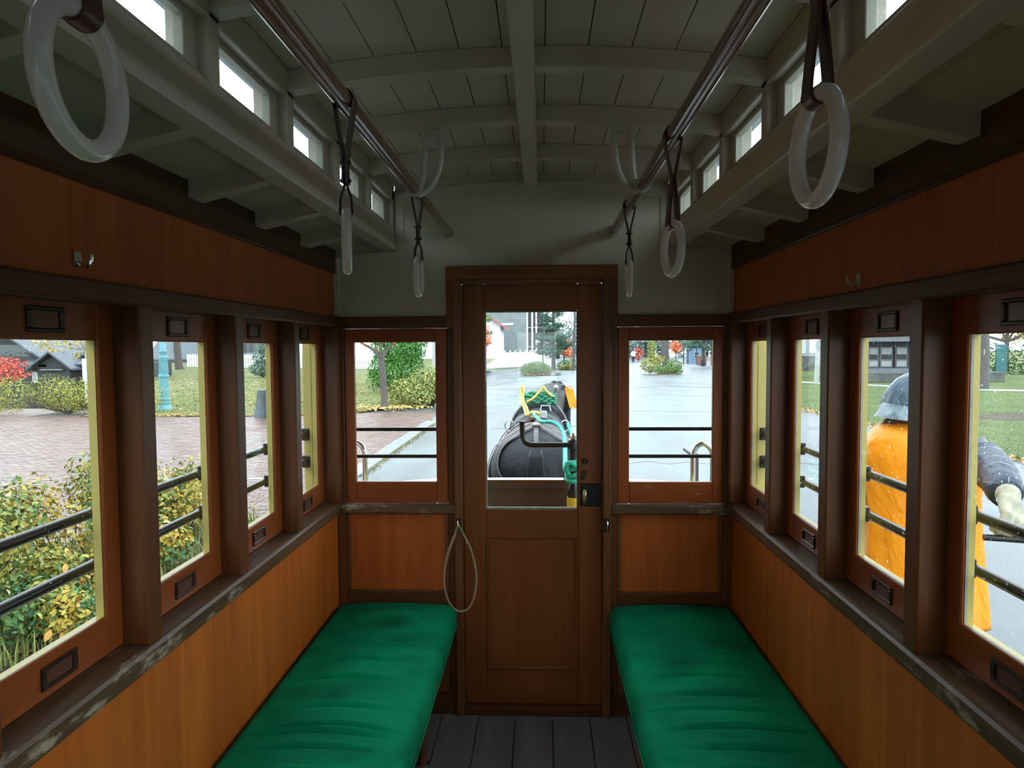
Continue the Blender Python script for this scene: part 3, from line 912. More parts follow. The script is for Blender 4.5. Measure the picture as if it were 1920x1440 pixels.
# ================================================================ front platform
pf = struct('platform_floor', (0, 3.3, -.1), 'planked driver platform floor ahead of the front bulkhead', 'platform')
for i in range(8):
    MB().box(-.70 + .175 * i + .002, -.70 + .175 * (i + 1) - .002, YF + .06, YF + .96, -.031, -.005, .002).obj('plank', 'floor_wood', pf)
dp = thing('dash_panel', (0, 3.80, -.1), 'dark brown dash panel with a pale top rail behind the horse', 'panel')
xs = [-.72 + 1.44 * i / 16 for i in range(17)]
yb = lambda x: 3.83 - .10 * (x / .72) ** 4
poly = [(x, yb(x)) for x in xs] + [(x, yb(x) + .022) for x in reversed(xs)]
MB().prism(poly, -.10, .755, 'XY').obj('board', 'dark_brown_panel', dp)
poly = [(x, yb(x) - .012) for x in xs] + [(x, yb(x) + .036) for x in reversed(xs)]
MB().prism(poly, .755, .800, 'XY').obj('top_rail', 'dark_brown_panel', dp)
poly = [(x, yb(x) - .016) for x in xs] + [(x, yb(x) + .040) for x in reversed(xs)]
MB().prism(poly, .800, .806, 'XY').obj('rail_cap', 'chrome', dp)
for s in (-1, 1):
    MB().box(s * .70, s * .72, 3.55, 3.74, -.1, .62, .003).obj('side_wing', 'dark_brown_panel', dp)
# brake crank
bc = thing('brake_crank', (.205, 3.70, -.03), 'iron brake column with a bent crank handle and a yellow band', 'crank')
MB().lathe([(.026, -.028), (.026, .73)], (.205, 3.70, 0), 16).obj('column_sleeve', 'dark_brown_panel', bc, smooth=True)
for z0, z1 in ((.60, .672), (.676, .735)):
    MB().lathe([(.034, z0), (.034, z1)], (.205, 3.70, 0), 18).obj('yellow_band', 'yellow_band', bc, smooth=True)
MB().lathe([(.030, .735), (.026, .79), (.020, .80), (.020, .985), (.030, .990), (.030, 1.035), (.026, 1.04)], (.205, 3.70, 0), 16).obj('column', 'black_iron', bc, smooth=True)
MB().lathe([(.014, 1.04), (.017, 1.046), (.017, 1.062), (.010, 1.068), (.010, 1.074), (.004, 1.078)], (.205, 3.70, 0), 6).obj('top_nut', 'chrome', bc)
cp = [(.19, 3.70, 1.012), (.02, 3.70, 1.012)] + bez((.0, 3.70, 1.012), (-.045, 3.70, 1.012), (-.060, 3.70, 1.03), (-.062, 3.70, 1.07), 8) + [(-.064, 3.70, 1.135)]
MB().tube(cp, .0145, 12).obj('crank_arm', 'black_iron', bc, smooth=True)
MB().lathe([(.0145, 1.128), (.017, 1.131), (.017, 1.137), (.010, 1.141)], (-.064, 3.70, 0), 12).obj('handle_cap', 'black_iron', bc, smooth=True)
# stanchion hand rails on the platform sides
def stanchion(x, y, kind, label):
    t = thing('platform_handrail', (x, y, -.03), label, 'handrail', 'platform handrails')
    s = 1 if x > 0 else -1
    z1 = 1.08
    P = [(x, y, -.03), (x, y, z1 - .06)] + [(x + s * .045 * (1 - math.cos(rd(a))), y, z1 - .06 + .06 * math.sin(rd(a))) for a in (25, 50, 75, 90, 105, 130, 155, 180)] + [(x + s * .09, y, -.03)]
    MB().tube(P, .0125, 12).obj('tube', 'chrome', t, smooth=True)
    for dx in (0, .09):
        MB().lathe([(.026, -.0045), (.026, .001), (.016, .006), (.016, .02)], (x + s * dx, y, 0), 12).obj('foot_flange', 'black_iron', t, smooth=True)
    return t
stanchion(-.802, 3.30, 0, 'chromed hoop handrail outside the shrub-side bulkhead window')
stanchion(.735, 3.25, 0, 'chromed hoop handrail outside the road-side bulkhead window')
t = thing('platform_post', (.79, 3.45, -.03), 'short black iron post beside the chromed hoop handrail', 'post')
MB().lathe([(.03, -.028), (.03, -.02), (.016, -.015), (.016, 1.00), (.012, 1.006)], (.79, 3.45, 0), 12).obj('post', 'black_iron', t, smooth=True)
MB().tube([(.79, 3.45, .99), (.79, 3.70, .99)], .012, 10).obj('top_bar', 'black_iron', t, smooth=True)
# ================================================================ outside: ground
GZ = -0.5
def ground_mats():
    # wet asphalt
    m, nt, b = new_mat('wet_asphalt')
    v = objvec(nt)
    n1 = noise(nt, 0.42, 8, objvec(nt, (1.0, 0.4, 1)), 0.68, 0.8)
    n2 = noise(nt, 60, 3, v)
    r = ramp(nt, [(0.38, (0.055, 0.072, 0.084)), (0.50, (0.115, 0.138, 0.150)), (0.62, (0.185, 0.210, 0.220))])
    nt.links.new(n1.outputs['Fac'], r.inputs['Fac'])
    nt.links.new(r.outputs['Color'], b.inputs['Base Color'])
    r2 = ramp(nt, [(0.38, (0.28,) * 3), (0.62, (0.52,) * 3)])
    nt.links.new(n1.outputs['Fac'], r2.inputs['Fac'])
    nt.links.new(r2.outputs['Color'], b.inputs['Roughness'])
    b.inputs['Specular IOR Level'].default_value = 0.42
    bump(nt, b, n2.outputs['Fac'], 0.4, 0.01)
    for name, c1, c2 in (('lawn_grass', (0.065, 0.105, 0.022), (0.135, 0.175, 0.042)), ('rough_grass', (0.11, 0.135, 0.04), (0.22, 0.215, 0.075))):
        m, nt, b = new_mat(name)
        n1 = noise(nt, 0.5, 6, objvec(nt), 0.7)
        r = ramp(nt, [(0.30, (0.12, 0.095, 0.05)), (0.42, c1), (0.65, c2)])
        nb = noise(nt, 7.0, 6, objvec(nt), 0.7)
        mx = nt.nodes.new('ShaderNodeMix'); mx.data_type = 'FLOAT'; mx.inputs['Factor'].default_value = 0.42
        nt.links.new(n1.outputs['Fac'], mx.inputs['A']); nt.links.new(nb.outputs['Fac'], mx.inputs['B'])
        nt.links.new(mx.outputs['Result'], r.inputs['Fac'])
        nt.links.new(r.outputs['Color'], b.inputs['Base Color'])
        b.inputs['Roughness'].default_value = 0.9
        n2 = noise(nt, 30, 4, objvec(nt))
        bump(nt, b, n2.outputs['Fac'], 0.6, 0.05)
    m, nt, b = new_mat('paver_brick')
    g = nt.nodes.new('ShaderNodeNewGeometry'); oi = nt.nodes.new('ShaderNodeObjectInfo')
    ad = nt.nodes.new('ShaderNodeMath'); ad.operation = 'ADD'
    nt.links.new(g.outputs['Random Per Island'], ad.inputs[0]); nt.links.new(oi.outputs['Random'], ad.inputs[1])
    fr = nt.nodes.new('ShaderNodeMath'); fr.operation = 'FRACT'; nt.links.new(ad.outputs[0], fr.inputs[0])
    r = ramp(nt, [(0.0, (0.135, 0.072, 0.055)), (0.4, (0.18, 0.10, 0.076)), (0.75, (0.215, 0.135, 0.11)), (1.0, (0.155, 0.11, 0.098))])
    nt.links.new(fr.outputs[0], r.inputs['Fac'])
    nt.links.new(r.outputs['Color'], b.inputs['Base Color'])
    b.inputs['Roughness'].default_value = 0.42
    b.inputs['Specular IOR Level'].default_value = 0.3
    n2 = noise(nt, 25, 4, objvec(nt)); bump(nt, b, n2.outputs['Fac'], 0.2, 0.01)
    m, nt, b = new_mat('brick_far')
    bt = nt.nodes.new('ShaderNodeTexBrick')
    bt.inputs['Scale'].default_value = 1.0
    bt.inputs['Brick Width'].default_value = 0.21; bt.inputs['Row Height'].default_value = 0.105
    bt.inputs['Mortar Size'].default_value = 0.006
    bt.inputs['Color1'].default_value = (0.18, 0.10, 0.076, 1); bt.inputs['Color2'].default_value = (0.155, 0.095, 0.075, 1); bt.inputs['Mortar'].default_value = (0.10, 0.085, 0.075, 1)
    nt.links.new(objvec(nt), bt.inputs['Vector']); nt.links.new(bt.outputs['Color'], b.inputs['Base Color'])
    b.inputs['Roughness'].default_value = 0.42
    b.inputs['Specular IOR Level'].default_value = 0.3
ground_mats()
plain('soil', (0.075, 0.055, 0.04), 0.95, var=0.35, scale=3, bmp=0.5)
plain('mortar', (0.10, 0.085, 0.07), 0.8, var=0.2)
plain('kerb_stone', (0.19, 0.21, 0.22), 0.4, var=0.15, scale=8)
plain('path_pale', (0.42, 0.44, 0.44), 0.5, var=0.08)
plain('steel_rail', (0.22, 0.19, 0.17), 0.35, 0.7, var=0.2)

def flat(name, poly, z, mat, label, cat, zf=None, n=1):
    mb = MB().add([(x, y, z if zf is None else zf(x, y)) for x, y in poly], [tuple(range(len(poly)))])
    o = mb.obj(name, mat)
    return tag(o, label, cat, kind='structure')
flat('ground', [(-300, -60), (300, -60), (300, 400), (-300, 400)], -1.6, 'rough_grass', 'low ground stretching away behind hedge and houses', 'ground')
ROAD = flat('road', [(-2.95, -25), (8.35, -25), (8.35, 31), (21, 78), (60, 150), (60, 220), (-30, 220), (-30, 68), (-4.3, 62), (-3.9, 26), (-2.95, 19)], GZ, 'wet_asphalt', 'wet grey asphalt road ahead of the horse', 'road')
flat('lawn', [(8.35, -25), (90, -25), (90, 78), (21, 78), (8.35, 31)], GZ + .004, 'lawn_grass', 'green park lawn beyond the orange-coated person', 'lawn')
# rising lawn behind the brick plaza
def zl(y): return GZ + .002 + .0277 * max(0, y - 21.6)
def lawn_edge(x):
    return 20.9 + (0.9 * (x + 8.2) / 2.4 if x > -8.2 else 0) if x < -5.8 else 21.8 + (x + 5.8) * 2.2
mb = MB()
nx, ny = 30, 24
xs = [-13.2 + 9.3 * i / nx for i in range(nx + 1)]
for i, x in enumerate(xs):
    e = lawn_edge(x)
    for j in range(ny + 1):
        y = e + (62 - e) * (j / ny) ** 1.5
        xx = x if x > -5 else x - max(0, (y - e)) * .55 * ((-x - 5) / 8.2)
        mb.v.append((xx, y, zl(y) + .02 * math.sin(x * 3 + y)))
for i in range(nx):
    for j in range(ny):
        a = i * (ny + 1) + j
        mb.f.append((a, a + ny + 1, a + ny + 2, a + 1)); mb.m.append(0)
LAWN = o = mb.obj('lawn_bank', 'rough_grass', smooth='all'); tag(o, 'leaf-strewn grass bank rising to the white picket fence', 'lawn', kind='structure')

# brick plaza
pz = struct('plaza', (-8, 10, GZ), 'wet red-brown brick plaza beside the tram', 'pavement')
MB().box(-40, -2.95, -25, 24, GZ - .06, GZ - .012).obj('bedding', 'mortar', pz)
MB().add([(-40, -25, GZ - .003), (-15.8, -25, GZ - .003), (-15.8, 24, GZ - .003), (-40, 24, GZ - .003)], [(0, 1, 2, 3)]).obj('far_paving', 'brick_far', pz)
MB().add([(-15.8, -25, GZ - .003), (-2.95, -25, GZ - .003), (-2.95, 6, GZ - .003), (-15.8, 6, GZ - .003)], [(0, 1, 2, 3)]).obj('far_paving', 'brick_far', pz)
LX, LY = .205, .1025
pm = MB().box(-LX / 2 + .004, LX / 2 - .004, -LY / 2 + .004, LY / 2 - .004, -.012, 0, .004).mesh('paver', 'paver_brick')
cand = []
j = 0
y = 6.0 + LY / 2
rest = MB()
rp_ = random.Random(21)
while y < 21.9:
    x = -3.0 - LX / 2 - (LX / 2 if j % 2 else 0)
    while x > -15.8:
        if y < lawn_edge(x) + .15:
            cand.append((x, y))
        x -= LX
    y += LY; j += 1
# nearest ones seen through the windows become pieces of their own
def seen_rank(p):
    x, y = p
    sl = (x - .037) / y
    ok = (-.42 < sl < -.375) or (-.262 < sl < -.15) or (-.54 < sl < -.47 and y > 8.4)
    return (0 if ok else 1, x * x + y * y)
cand.sort(key=seen_rank)
for i, (x, y) in enumerate(cand):
    dz = rp_.uniform(-.003, .003)
    if i < 300:
        link('paver', pm, pz, (x + 8, y - 10, dz))
    else:
        hx, hy = LX / 2 - .004, LY / 2 - .004
        z = GZ + dz
        vs = [(x - hx, y - hy, z - .012), (x + hx, y - hy, z - .012), (x + hx, y + hy, z - .012), (x - hx, y + hy, z - .012),
              (x - hx, y - hy, z), (x + hx, y - hy, z), (x + hx, y + hy, z), (x - hx, y + hy, z)]
        rest.add(vs, [(4, 5, 6, 7), (0, 1, 5, 4), (1, 2, 6, 5), (2, 3, 7, 6), (3, 0, 4, 7)])
rest.obj('pavers', 'paver_brick', pz, kind='stuff')
# gutter slabs between plaza and road
kb = struct('kerb', (-3, 14, GZ), 'line of grey gutter slabs between plaza and road', 'kerb')
rr = random.Random(2)
y = 5.0
while y < 19:
    MB().box(-3.16, -2.86, y + .006, y + .594, GZ - .05, GZ + .018 + rr.uniform(0, .008), .008).obj('slab', 'kerb_stone', kb)
    y += .6
mb = MB()
for _ in range(700):
    y = rr.uniform(11, 18.5); x = -2.80 + rr.gauss(0, .035); h = rr.uniform(.02, .06)
    a = rr.uniform(0, 6.3)
    mb.add([(x - .008, y, GZ), (x + .008, y, GZ), (x + h * .5 * math.cos(a), y + h * .5 * math.sin(a), GZ + h)], [(0, 1, 2)])
leafmat('dry_weed', [(0.28, 0.22, 0.11), (0.36, 0.32, 0.17), (0.22, 0.24, 0.10)])
mb.obj('weeds', 'dry_weed', kb, kind='stuff')
rs_ = random.Random(41)
plain('tar', (0.045, 0.05, 0.055), 0.5, var=0.2)
for (x0, y0, x1, y1, w_) in ((-2.9, 34.5, 9.2, 36.0, .10), (-2.9, 30.2, 8.2, 29.4, .05), (-1.2, 17.5, 1.4, 18.3, .05), (2.0, 22.5, 8.2, 21.6, .05), (5.6, 37.5, 8.6, 35.2, .16), (6.4, 39.5, 9.6, 38.2, .12), (-2.7, 24.0, .4, 25.2, .05), (1.6, 12.4, 6.2, 12.0, .03)):
    n_ = 14
    pts = [(x0 + (x1 - x0) * i / n_, y0 + (y1 - y0) * i / n_ + rs_.uniform(-.18, .18), GZ + .004) for i in range(n_ + 1)]
    vs = [(x, y - w_ / 2 * rs_.uniform(.5, 1.3), z) for x, y, z in pts] + [(x, y + w_ / 2 * rs_.uniform(.5, 1.3), z) for x, y, z in pts]
    MB().add(vs, [(i, i + 1, i + 2 + n_, i + 1 + n_) for i in range(n_)]).obj('tar_seam', 'tar', ROAD)
# tram rails curving away ahead
def rx(y): return .00198 * max(0, y - 12.4) ** 2
for k, dx in enumerate((-.38, .38)):
    mb = MB()
    pts = []
    for i in range(48):
        y = -12 + 100 * i / 47
        pts.append((rx(y) + dx, y, GZ + .002))
    mb.tube(pts, 1, 8, flat=(.012, .07), up=(0, 0, 1))
    tag(mb.obj('tram_rail', 'steel_rail'), 'steel tram rail in the road, ' + ('closer to the plaza' if dx < 0 else 'closer to the lawn'), 'rail', 'tram rails')
flat('path', [(12.1, 42.6), (14.5, 39.2), (19.0, 32.2), (40, 22), (41, 23), (19.9, 33.0), (15.2, 40.1), (12.6, 43.8)], GZ + .012, 'path_pale', 'pale footpath crossing the park lawn', 'path')
mb = MB()
rr = random.Random(31)
for q, (cx_, cy_, ra, rb_) in enumerate(((12.6, 20.3, 1.7, .8), (15.4, 21.0, 1.9, .55), (13.9, 17.8, 1.2, .4), (10.6, 18.6, .8, .3))):
    poly = []
    for i in range(48):
        a = 2 * math.pi * i / 48
        r_ = 1 + .25 * math.sin(3 * a + q) + .18 * math.sin(7 * a + 2 * q) + rr.uniform(-.14, .14)
        poly.append((cx_ + ra * r_ * math.cos(a), cy_ + rb_ * r_ * math.sin(a)))
    MB().add([(x, y, GZ + .007) for x, y in poly], [tuple(range(48))]).obj('bare_soil', 'soil', bpy.data.objects['lawn'])

# ================================================================ plants
def leafcards(ells, n, size, mat, rr, shell=.55, droop=.3, squash=1.0):
    """many small bent leaves filling ellipsoids: (cx,cy,cz,rx,ry,rz)"""
    mb = MB()
    tot = sum(e[3] * e[4] * e[5] for e in ells)
    for e in ells:
        k = max(1, int(n * e[3] * e[4] * e[5] / tot))
        for _ in range(k):
            while True:
                d = Vector((rr.gauss(0, 1), rr.gauss(0, 1), rr.gauss(0, 1)))
                if d.length > 1e-3: break
            d.normalize()
            q = shell + (1 - shell) * rr.random() ** .6
            p = Vector((e[0] + d.x * e[3] * q, e[1] + d.y * e[4] * q, e[2] + d.z * e[5] * q))
            nrm = (d + Vector((rr.uniform(-.8, .8), rr.uniform(-.8, .8), rr.uniform(-.3, .9)))).normalized()
            t = nrm.cross(Vector((rr.uniform(-1, 1), rr.uniform(-1, 1), rr.uniform(-1, 1))))
            if t.length < 1e-3: continue
            t.normalize(); b_ = nrm.cross(t)
            s_ = size * rr.uniform(.6, 1.35)
            l, w = s_, s_ * .55 * squash
            c0 = p - t * l / 2; c1 = p + t * l / 2 - nrm * l * droop * .5
            vs = [c0, p + b_ * w / 2, c1, p - b_ * w / 2]
            mb.add(vs, [(0, 1, 2), (0, 2, 3)])
    return mb
def branches(base, tips, r0, rr, n=5, bend=.15):
    mb = MB()
    for tp, rt in tips:
        b_, t_ = Vector(base), Vector(tp)
        L = (t_ - b_).length
        pts = [b_ + (t_ - b_) * (i / n) + Vector((rr.uniform(-1, 1), rr.uniform(-1, 1), 0)) * bend * L * .3 * math.sin(math.pi * i / n) for i in range(n + 1)]
        mb.tube(pts, [r0 + (rt - r0) * i / n for i in range(n + 1)], 7)
    return mb
leafmat('leaf_hedge', [(0.20, 0.24, 0.035), (0.34, 0.36, 0.06), (0.44, 0.42, 0.08), (0.16, 0.20, 0.05), (0.50, 0.44, 0.12)])
leafmat('leaf_autumn', [(0.48, 0.36, 0.05), (0.36, 0.35, 0.06), (0.16, 0.27, 0.07), (0.54, 0.32, 0.04), (0.09, 0.21, 0.08), (0.46, 0.42, 0.13), (0.22, 0.31, 0.07)])
leafmat('leaf_gold', [(0.58, 0.38, 0.04), (0.50, 0.36, 0.06), (0.62, 0.46, 0.12), (0.44, 0.40, 0.07), (0.60, 0.30, 0.05)])
leafmat('leaf_sage', [(0.07, 0.19, 0.07), (0.12, 0.25, 0.08), (0.18, 0.30, 0.08), (0.05, 0.16, 0.09), (0.30, 0.36, 0.08)])
leafmat('leaf_yellow', [(0.62, 0.46, 0.10), (0.52, 0.40, 0.12), (0.66, 0.55, 0.22), (0.46, 0.28, 0.08)])
leafmat('leaf_red', [(0.62, 0.06, 0.05), (0.75, 0.13, 0.09), (0.48, 0.05, 0.06), (0.70, 0.20, 0.12)])
leafmat('leaf_orange', [(0.80, 0.20, 0.06), (0.70, 0.13, 0.05), (0.85, 0.34, 0.12), (0.55, 0.10, 0.05)])
leafmat('leaf_conifer', [(0.03, 0.13, 0.02), (0.06, 0.22, 0.03), (0.10, 0.28, 0.04), (0.045, 0.16, 0.035)])
leafmat('leaf_pine', [(0.05, 0.12, 0.09), (0.09, 0.17, 0.11), (0.12, 0.21, 0.14), (0.07, 0.13, 0.12)])
leafmat('leaf_needle', [(0.12, 0.20, 0.06), (0.20, 0.28, 0.09), (0.28, 0.34, 0.13), (0.09, 0.15, 0.05)])
leafmat('leaf_bush', [(0.16, 0.24, 0.06), (0.30, 0.34, 0.10), (0.48, 0.44, 0.14), (0.10, 0.17, 0.05), (0.40, 0.38, 0.10)])
leafmat('leaf_green', [(0.08, 0.19, 0.04), (0.15, 0.27, 0.07), (0.20, 0.30, 0.10), (0.06, 0.13, 0.04)])
leafmat('leaf_dark', [(0.03, 0.085, 0.025), (0.06, 0.13, 0.04), (0.045, 0.10, 0.035)])
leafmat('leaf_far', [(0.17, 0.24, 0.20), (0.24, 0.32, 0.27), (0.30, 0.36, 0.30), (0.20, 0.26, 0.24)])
leafmat('litter', [(0.45, 0.22, 0.08), (0.55, 0.33, 0.12), (0.34, 0.17, 0.08), (0.60, 0.42, 0.18), (0.40, 0.10, 0.06)])
leafmat('lawn_blade', [(0.07, 0.10, 0.025), (0.11, 0.14, 0.035), (0.13, 0.13, 0.05)])
leafmat('grass_blade', [(0.14, 0.20, 0.04), (0.24, 0.30, 0.07), (0.34, 0.36, 0.12)])
plain('bark', (0.115, 0.10, 0.095), 0.9, var=0.35, scale=18, bmp=0.6)
plain('bark_pale', (0.42, 0.42, 0.42), 0.85, var=0.3, scale=10, bmp=0.4)
plain('twig', (0.10, 0.065, 0.045), 0.8, var=0.3)

def bush(name, label, loc, ells, n, size, mat, group=None, stems=6, rr=None, cat='shrub', shell=.55, squash=1.0):
    rr = rr or random.Random(len(label) * 7 + int(abs(loc[0]) * 10))
    t = thing(name, loc, label, cat, group)
    leafcards(ells, n, size, mat, rr, shell, .3, squash).obj('foliage', mat, t, kind='stuff')
    tips = [((e[0] + rr.uniform(-.5, .5) * e[3], e[1] + rr.uniform(-.5, .5) * e[4], e[2] + .3 * e[5]), .006) for e in ells for _ in range(max(1, stems // len(ells)))]
    branches(loc, tips, .02, rr).obj('stems', 'twig', t, kind='stuff')
    return t
def tree(name, label, loc, h, r, ells, n, size, mat, bark='bark', group=None, rr=None, shell=.4, cat='tree', limbs=8):
    rr = rr or random.Random(int(abs(loc[0]) * 31 + loc[1]))
    t = thing(name, loc, label, cat, group)
    x, y, z = loc
    pts = [(x, y, z - .1), (x, y, z + .05), (x + rr.uniform(-.02, .02) * h, y, z + h * .35), (x + rr.uniform(-.03, .03) * h, y, z + h * .7), (x + rr.uniform(-.03, .03) * h, y, z + h)]
    MB().tube(smoothpath(pts, 4), [r * (1.5 if i < 2 else 1.15 - .6 * i / 16) for i in range(17)], 10).obj('trunk', bark, t, smooth=True)
    if ells:
        tips = [((e[0] + rr.uniform(-.6, .6) * e[3], e[1] + rr.uniform(-.6, .6) * e[4], e[2] + rr.uniform(-.3, .5) * e[5]), r * .12) for e in ells for _ in range(max(1, limbs // len(ells)))]
        branches(pts[3], tips, r * .55, rr).obj('limbs', bark, t, kind='stuff')
        leafcards(ells, n, size, mat, rr, shell).obj('foliage', mat, t, kind='stuff')
    return t

# ---- shrub bed beside the tram: large leaves are pieces of their own
rr = random.Random(77)
def leafmesh(name, c, fold):
    m, nt, b = new_mat(name)
    n = noise(nt, 14, 3, objvec(nt)); q = ramp(nt, [(.3, [v * .8 for v in c]), (.7, [min(1, v * 1.15) for v in c])])
    nt.links.new(n.outputs['Fac'], q.inputs['Fac']); nt.links.new(q.outputs['Color'], b.inputs['Base Color'])
    b.inputs['Roughness'].default_value = .45
    mb = MB()
    L, w = .056, .031
    st = [(0, 0), (.18, .55), (.45, 1.0), (.72, .75), (1, 0)]
    vs = []
    for u, k in st:
        z = -.012 * u * u - 0.0
        vs += [(L * u, -w / 2 * k, z + fold * k), (L * u, 0, z), (L * u, w / 2 * k, z + fold * k)]
    fs = []
    for i in range(4):
        a = i * 3
        fs += [(a, a + 3, a + 4, a + 1), (a + 1, a + 4, a + 5, a + 2)]
    mb.add(vs, fs)
    return mb.mesh('leaf', name, smooth='all')
LEAVES = [leafmesh('leaf_piece_%s' % nm, c, .007) for nm, c in (('gold', (.66, .46, .06)), ('yellow', (.62, .56, .16)), ('lime', (.40, .46, .10)), ('green', (.16, .32, .09)), ('teal', (.10, .30, .17)), ('orange', (.70, .36, .07)), ('buff', (.64, .52, .26)))]
SHR = [('tall yellow-green shrub in the bed, closest to the tram rear', -3.75, 3.9, 1.25, .75),
       ('golden shrub with one tall leafy shoot above the plaza', -4.05, 4.95, 1.30, .70),
       ('mixed green and gold shrub behind the iron bars', -3.65, 5.55, 1.15, .70),
       ('low yellow shrub at the bed edge below the bars', -3.45, 4.6, .62, .55),
       ('bushy yellow shrub by the second window', -3.75, 6.55, 1.02, .68),
       ('small gold shrub ending the bed before the open pavers', -3.85, 7.55, .78, .58),
       ('green sprawling shrub at the foot of the bed', -3.45, 6.15, .52, .5)]
for i, (lab, x, y, h, w) in enumerate(SHR):
    t = thing('autumn_shrub', (x, y, GZ), lab, 'shrub', 'autumn shrubs in the bed')
    ells = []
    for k in range(7):
        a = rr.uniform(0, 6.28); q = rr.uniform(.15, .62) * w
        rz_ = h * rr.uniform(.20, .30)
        ells.append((x + q * math.cos(a), y + q * math.sin(a), GZ + h * rr.uniform(.35, .82), w * rr.uniform(.3, .48), w * rr.uniform(.3, .48), rz_))
    ells.append((x, y, GZ + h * .45, w * .7, w * .7, h * .38))
    tips = [((e[0] + rr.uniform(-.4, .4) * e[3], e[1] + rr.uniform(-.4, .4) * e[4], e[2] + .7 * e[5]), .003) for e in ells for _ in range(2)]
    if i == 1: tips.append(((x + .1, y - .1, GZ + h + .28), .003)); ells.append((x + .1, y - .1, GZ + h + .16, .08, .08, .15))
    branches((x, y, GZ), tips, .011, rr, 6).obj('stems', 'twig', t, kind='stuff')
    for k, nm in enumerate(('leaf_gold', 'leaf_sage', 'leaf_autumn')):
        part_ = [e for q, e in enumerate(ells) if (q + i) % 3 == k]
        leafcards(part_, 1150, .046, nm, rr, .35, .3, 1.05).obj('foliage', nm, t, kind='stuff')
    for k in range(55):
        e = rr.choice(ells)
        d = Vector((rr.uniform(-.2, 1), rr.uniform(-1, .6), rr.uniform(-.2, 1))).normalized()
        p = Vector((e[0] + d.x * e[3], e[1] + d.y * e[4], e[2] + d.z * e[5]))
        s_ = rr.uniform(.8, 1.45)
        link('leaf', rr.choice(LEAVES), t, (p.x - x, p.y - y, p.z - GZ), (rr.uniform(-.7, .7), rr.uniform(-.5, .9), rr.uniform(0, 6.28)), (s_, s_, s_))
BED = MB().add([(-5.0, 2.4, GZ + .01), (-3.12, 2.4, GZ + .01), (-3.12, 8.1, GZ + .01), (-4.9, 8.1, GZ + .01)], [(0, 1, 2, 3)]).obj('soil_bed', 'soil')
tag(bpy.data.objects['soil_bed'], 'dark soil bed under the autumn shrubs', 'soil', kind='structure')
mb = MB()
for _ in range(2600):
    x, y = rr.uniform(-4.8, -3.12), rr.uniform(2.4, 8.1); h = rr.uniform(.08, .32); a = rr.uniform(0, 6.3); q = rr.uniform(.2, .7) * h
    w_ = .006
    b0 = Vector((x, y, GZ)); d = Vector((math.cos(a), math.sin(a), 0)); sd = Vector((-d.y, d.x, 0)) * w_
    mid = b0 + d * q * .35 + Vector((0, 0, h * .65)); tip = b0 + d * q + Vector((0, 0, h))
    mb.add([b0 - sd, b0 + sd, mid + sd * .8, mid - sd * .8, tip], [(0, 1, 2, 3), (3, 2, 4)])
mb.obj('grass', 'grass_blade', BED, kind='stuff')
def litter(name, label, n, f, size, mat='litter', par=None):
    rr = random.Random(n)
    mb = MB()
    for _ in range(n):
        x, y, z = f(rr)
        a = rr.uniform(0, 6.3); s_ = size * rr.uniform(.6, 1.4)
        u = Vector((math.cos(a), math.sin(a), rr.uniform(-.3, .5))) * s_; v = Vector((-math.sin(a), math.cos(a), rr.uniform(-.2, .4))) * s_ * .6
        p = Vector((x, y, z + size * .25))
        mb.add([p - u / 2, p + v / 2, p + u / 2, p - v / 2], [(0, 1, 2), (0, 2, 3)])
    return mb.obj('fallen_leaves', mat, par or LAWN, kind='stuff')
litter('bed_leaves', 'fallen leaves on the soil of the shrub bed', 900, lambda r: (r.uniform(-4.9, -3.1), r.uniform(2.4, 8.1), GZ + .01), .05, par=BED)
def _edge(r):
    x = r.uniform(-14, -4.2); e = lawn_edge(x)
    y = e + abs(r.gauss(0, .35)); return (x, y, zl(y))
litter('edge_leaves', 'band of fallen leaves where the bank meets the plaza', 1500, _edge, .11)
litter('bank_leaves', 'scattered fallen leaves on the grass bank', 1500, lambda r: (lambda y, q: (-4.2 - q * (8.5 + (y - 22) * .5), y, zl(y)))(r.uniform(22.5, 40), r.random()), .12)
litter('tree_leaves', 'heap of fallen leaves around the young tree', 900, lambda r: (-5.0 + r.gauss(0, .6), 23.4 + r.gauss(0, .5), zl(23.6)), .11, 'leaf_yellow')
litter('road_edge_leaves', 'strip of fallen leaves along the road and lawn edge', 2600, lambda r: (8.35 + r.gauss(0, .14), r.uniform(8, 31), GZ + .01), .08, par=ROAD)
mb = MB()
rr = random.Random(5)
for _ in range(9000):
    x = rr.uniform(-13, -4.1); y = lawn_edge(x) + rr.random() ** 1.6 * 18
    x = x - (y - 21) * .25 * ((-x - 4.1) / 9)
    h = rr.uniform(.03, .10); a = rr.uniform(0, 6.3)
    z = zl(y)
    mb.add([(x - .011, y, z), (x + .011, y, z), (x + h * .5 * math.cos(a), y + h * .3 * math.sin(a), z + h)], [(0, 1, 2)])
mb.obj('grass', 'grass_blade', LAWN, kind='stuff')

mb = MB()
rr = random.Random(15)
for _ in range(9000):
    y = 8 + 24 * rr.random() ** 1.3; x = 8.5 + rr.random() ** 1.4 * (4 + y * .45)
    h = rr.uniform(.02, .06); a = rr.uniform(0, 6.3)
    mb.add([(x - .007, y, GZ), (x + .007, y, GZ), (x + h * .6 * math.cos(a), y + h * .4 * math.sin(a), GZ + h)], [(0, 1, 2)])
mb.obj('grass', 'lawn_blade', bpy.data.objects['lawn'], kind='stuff')
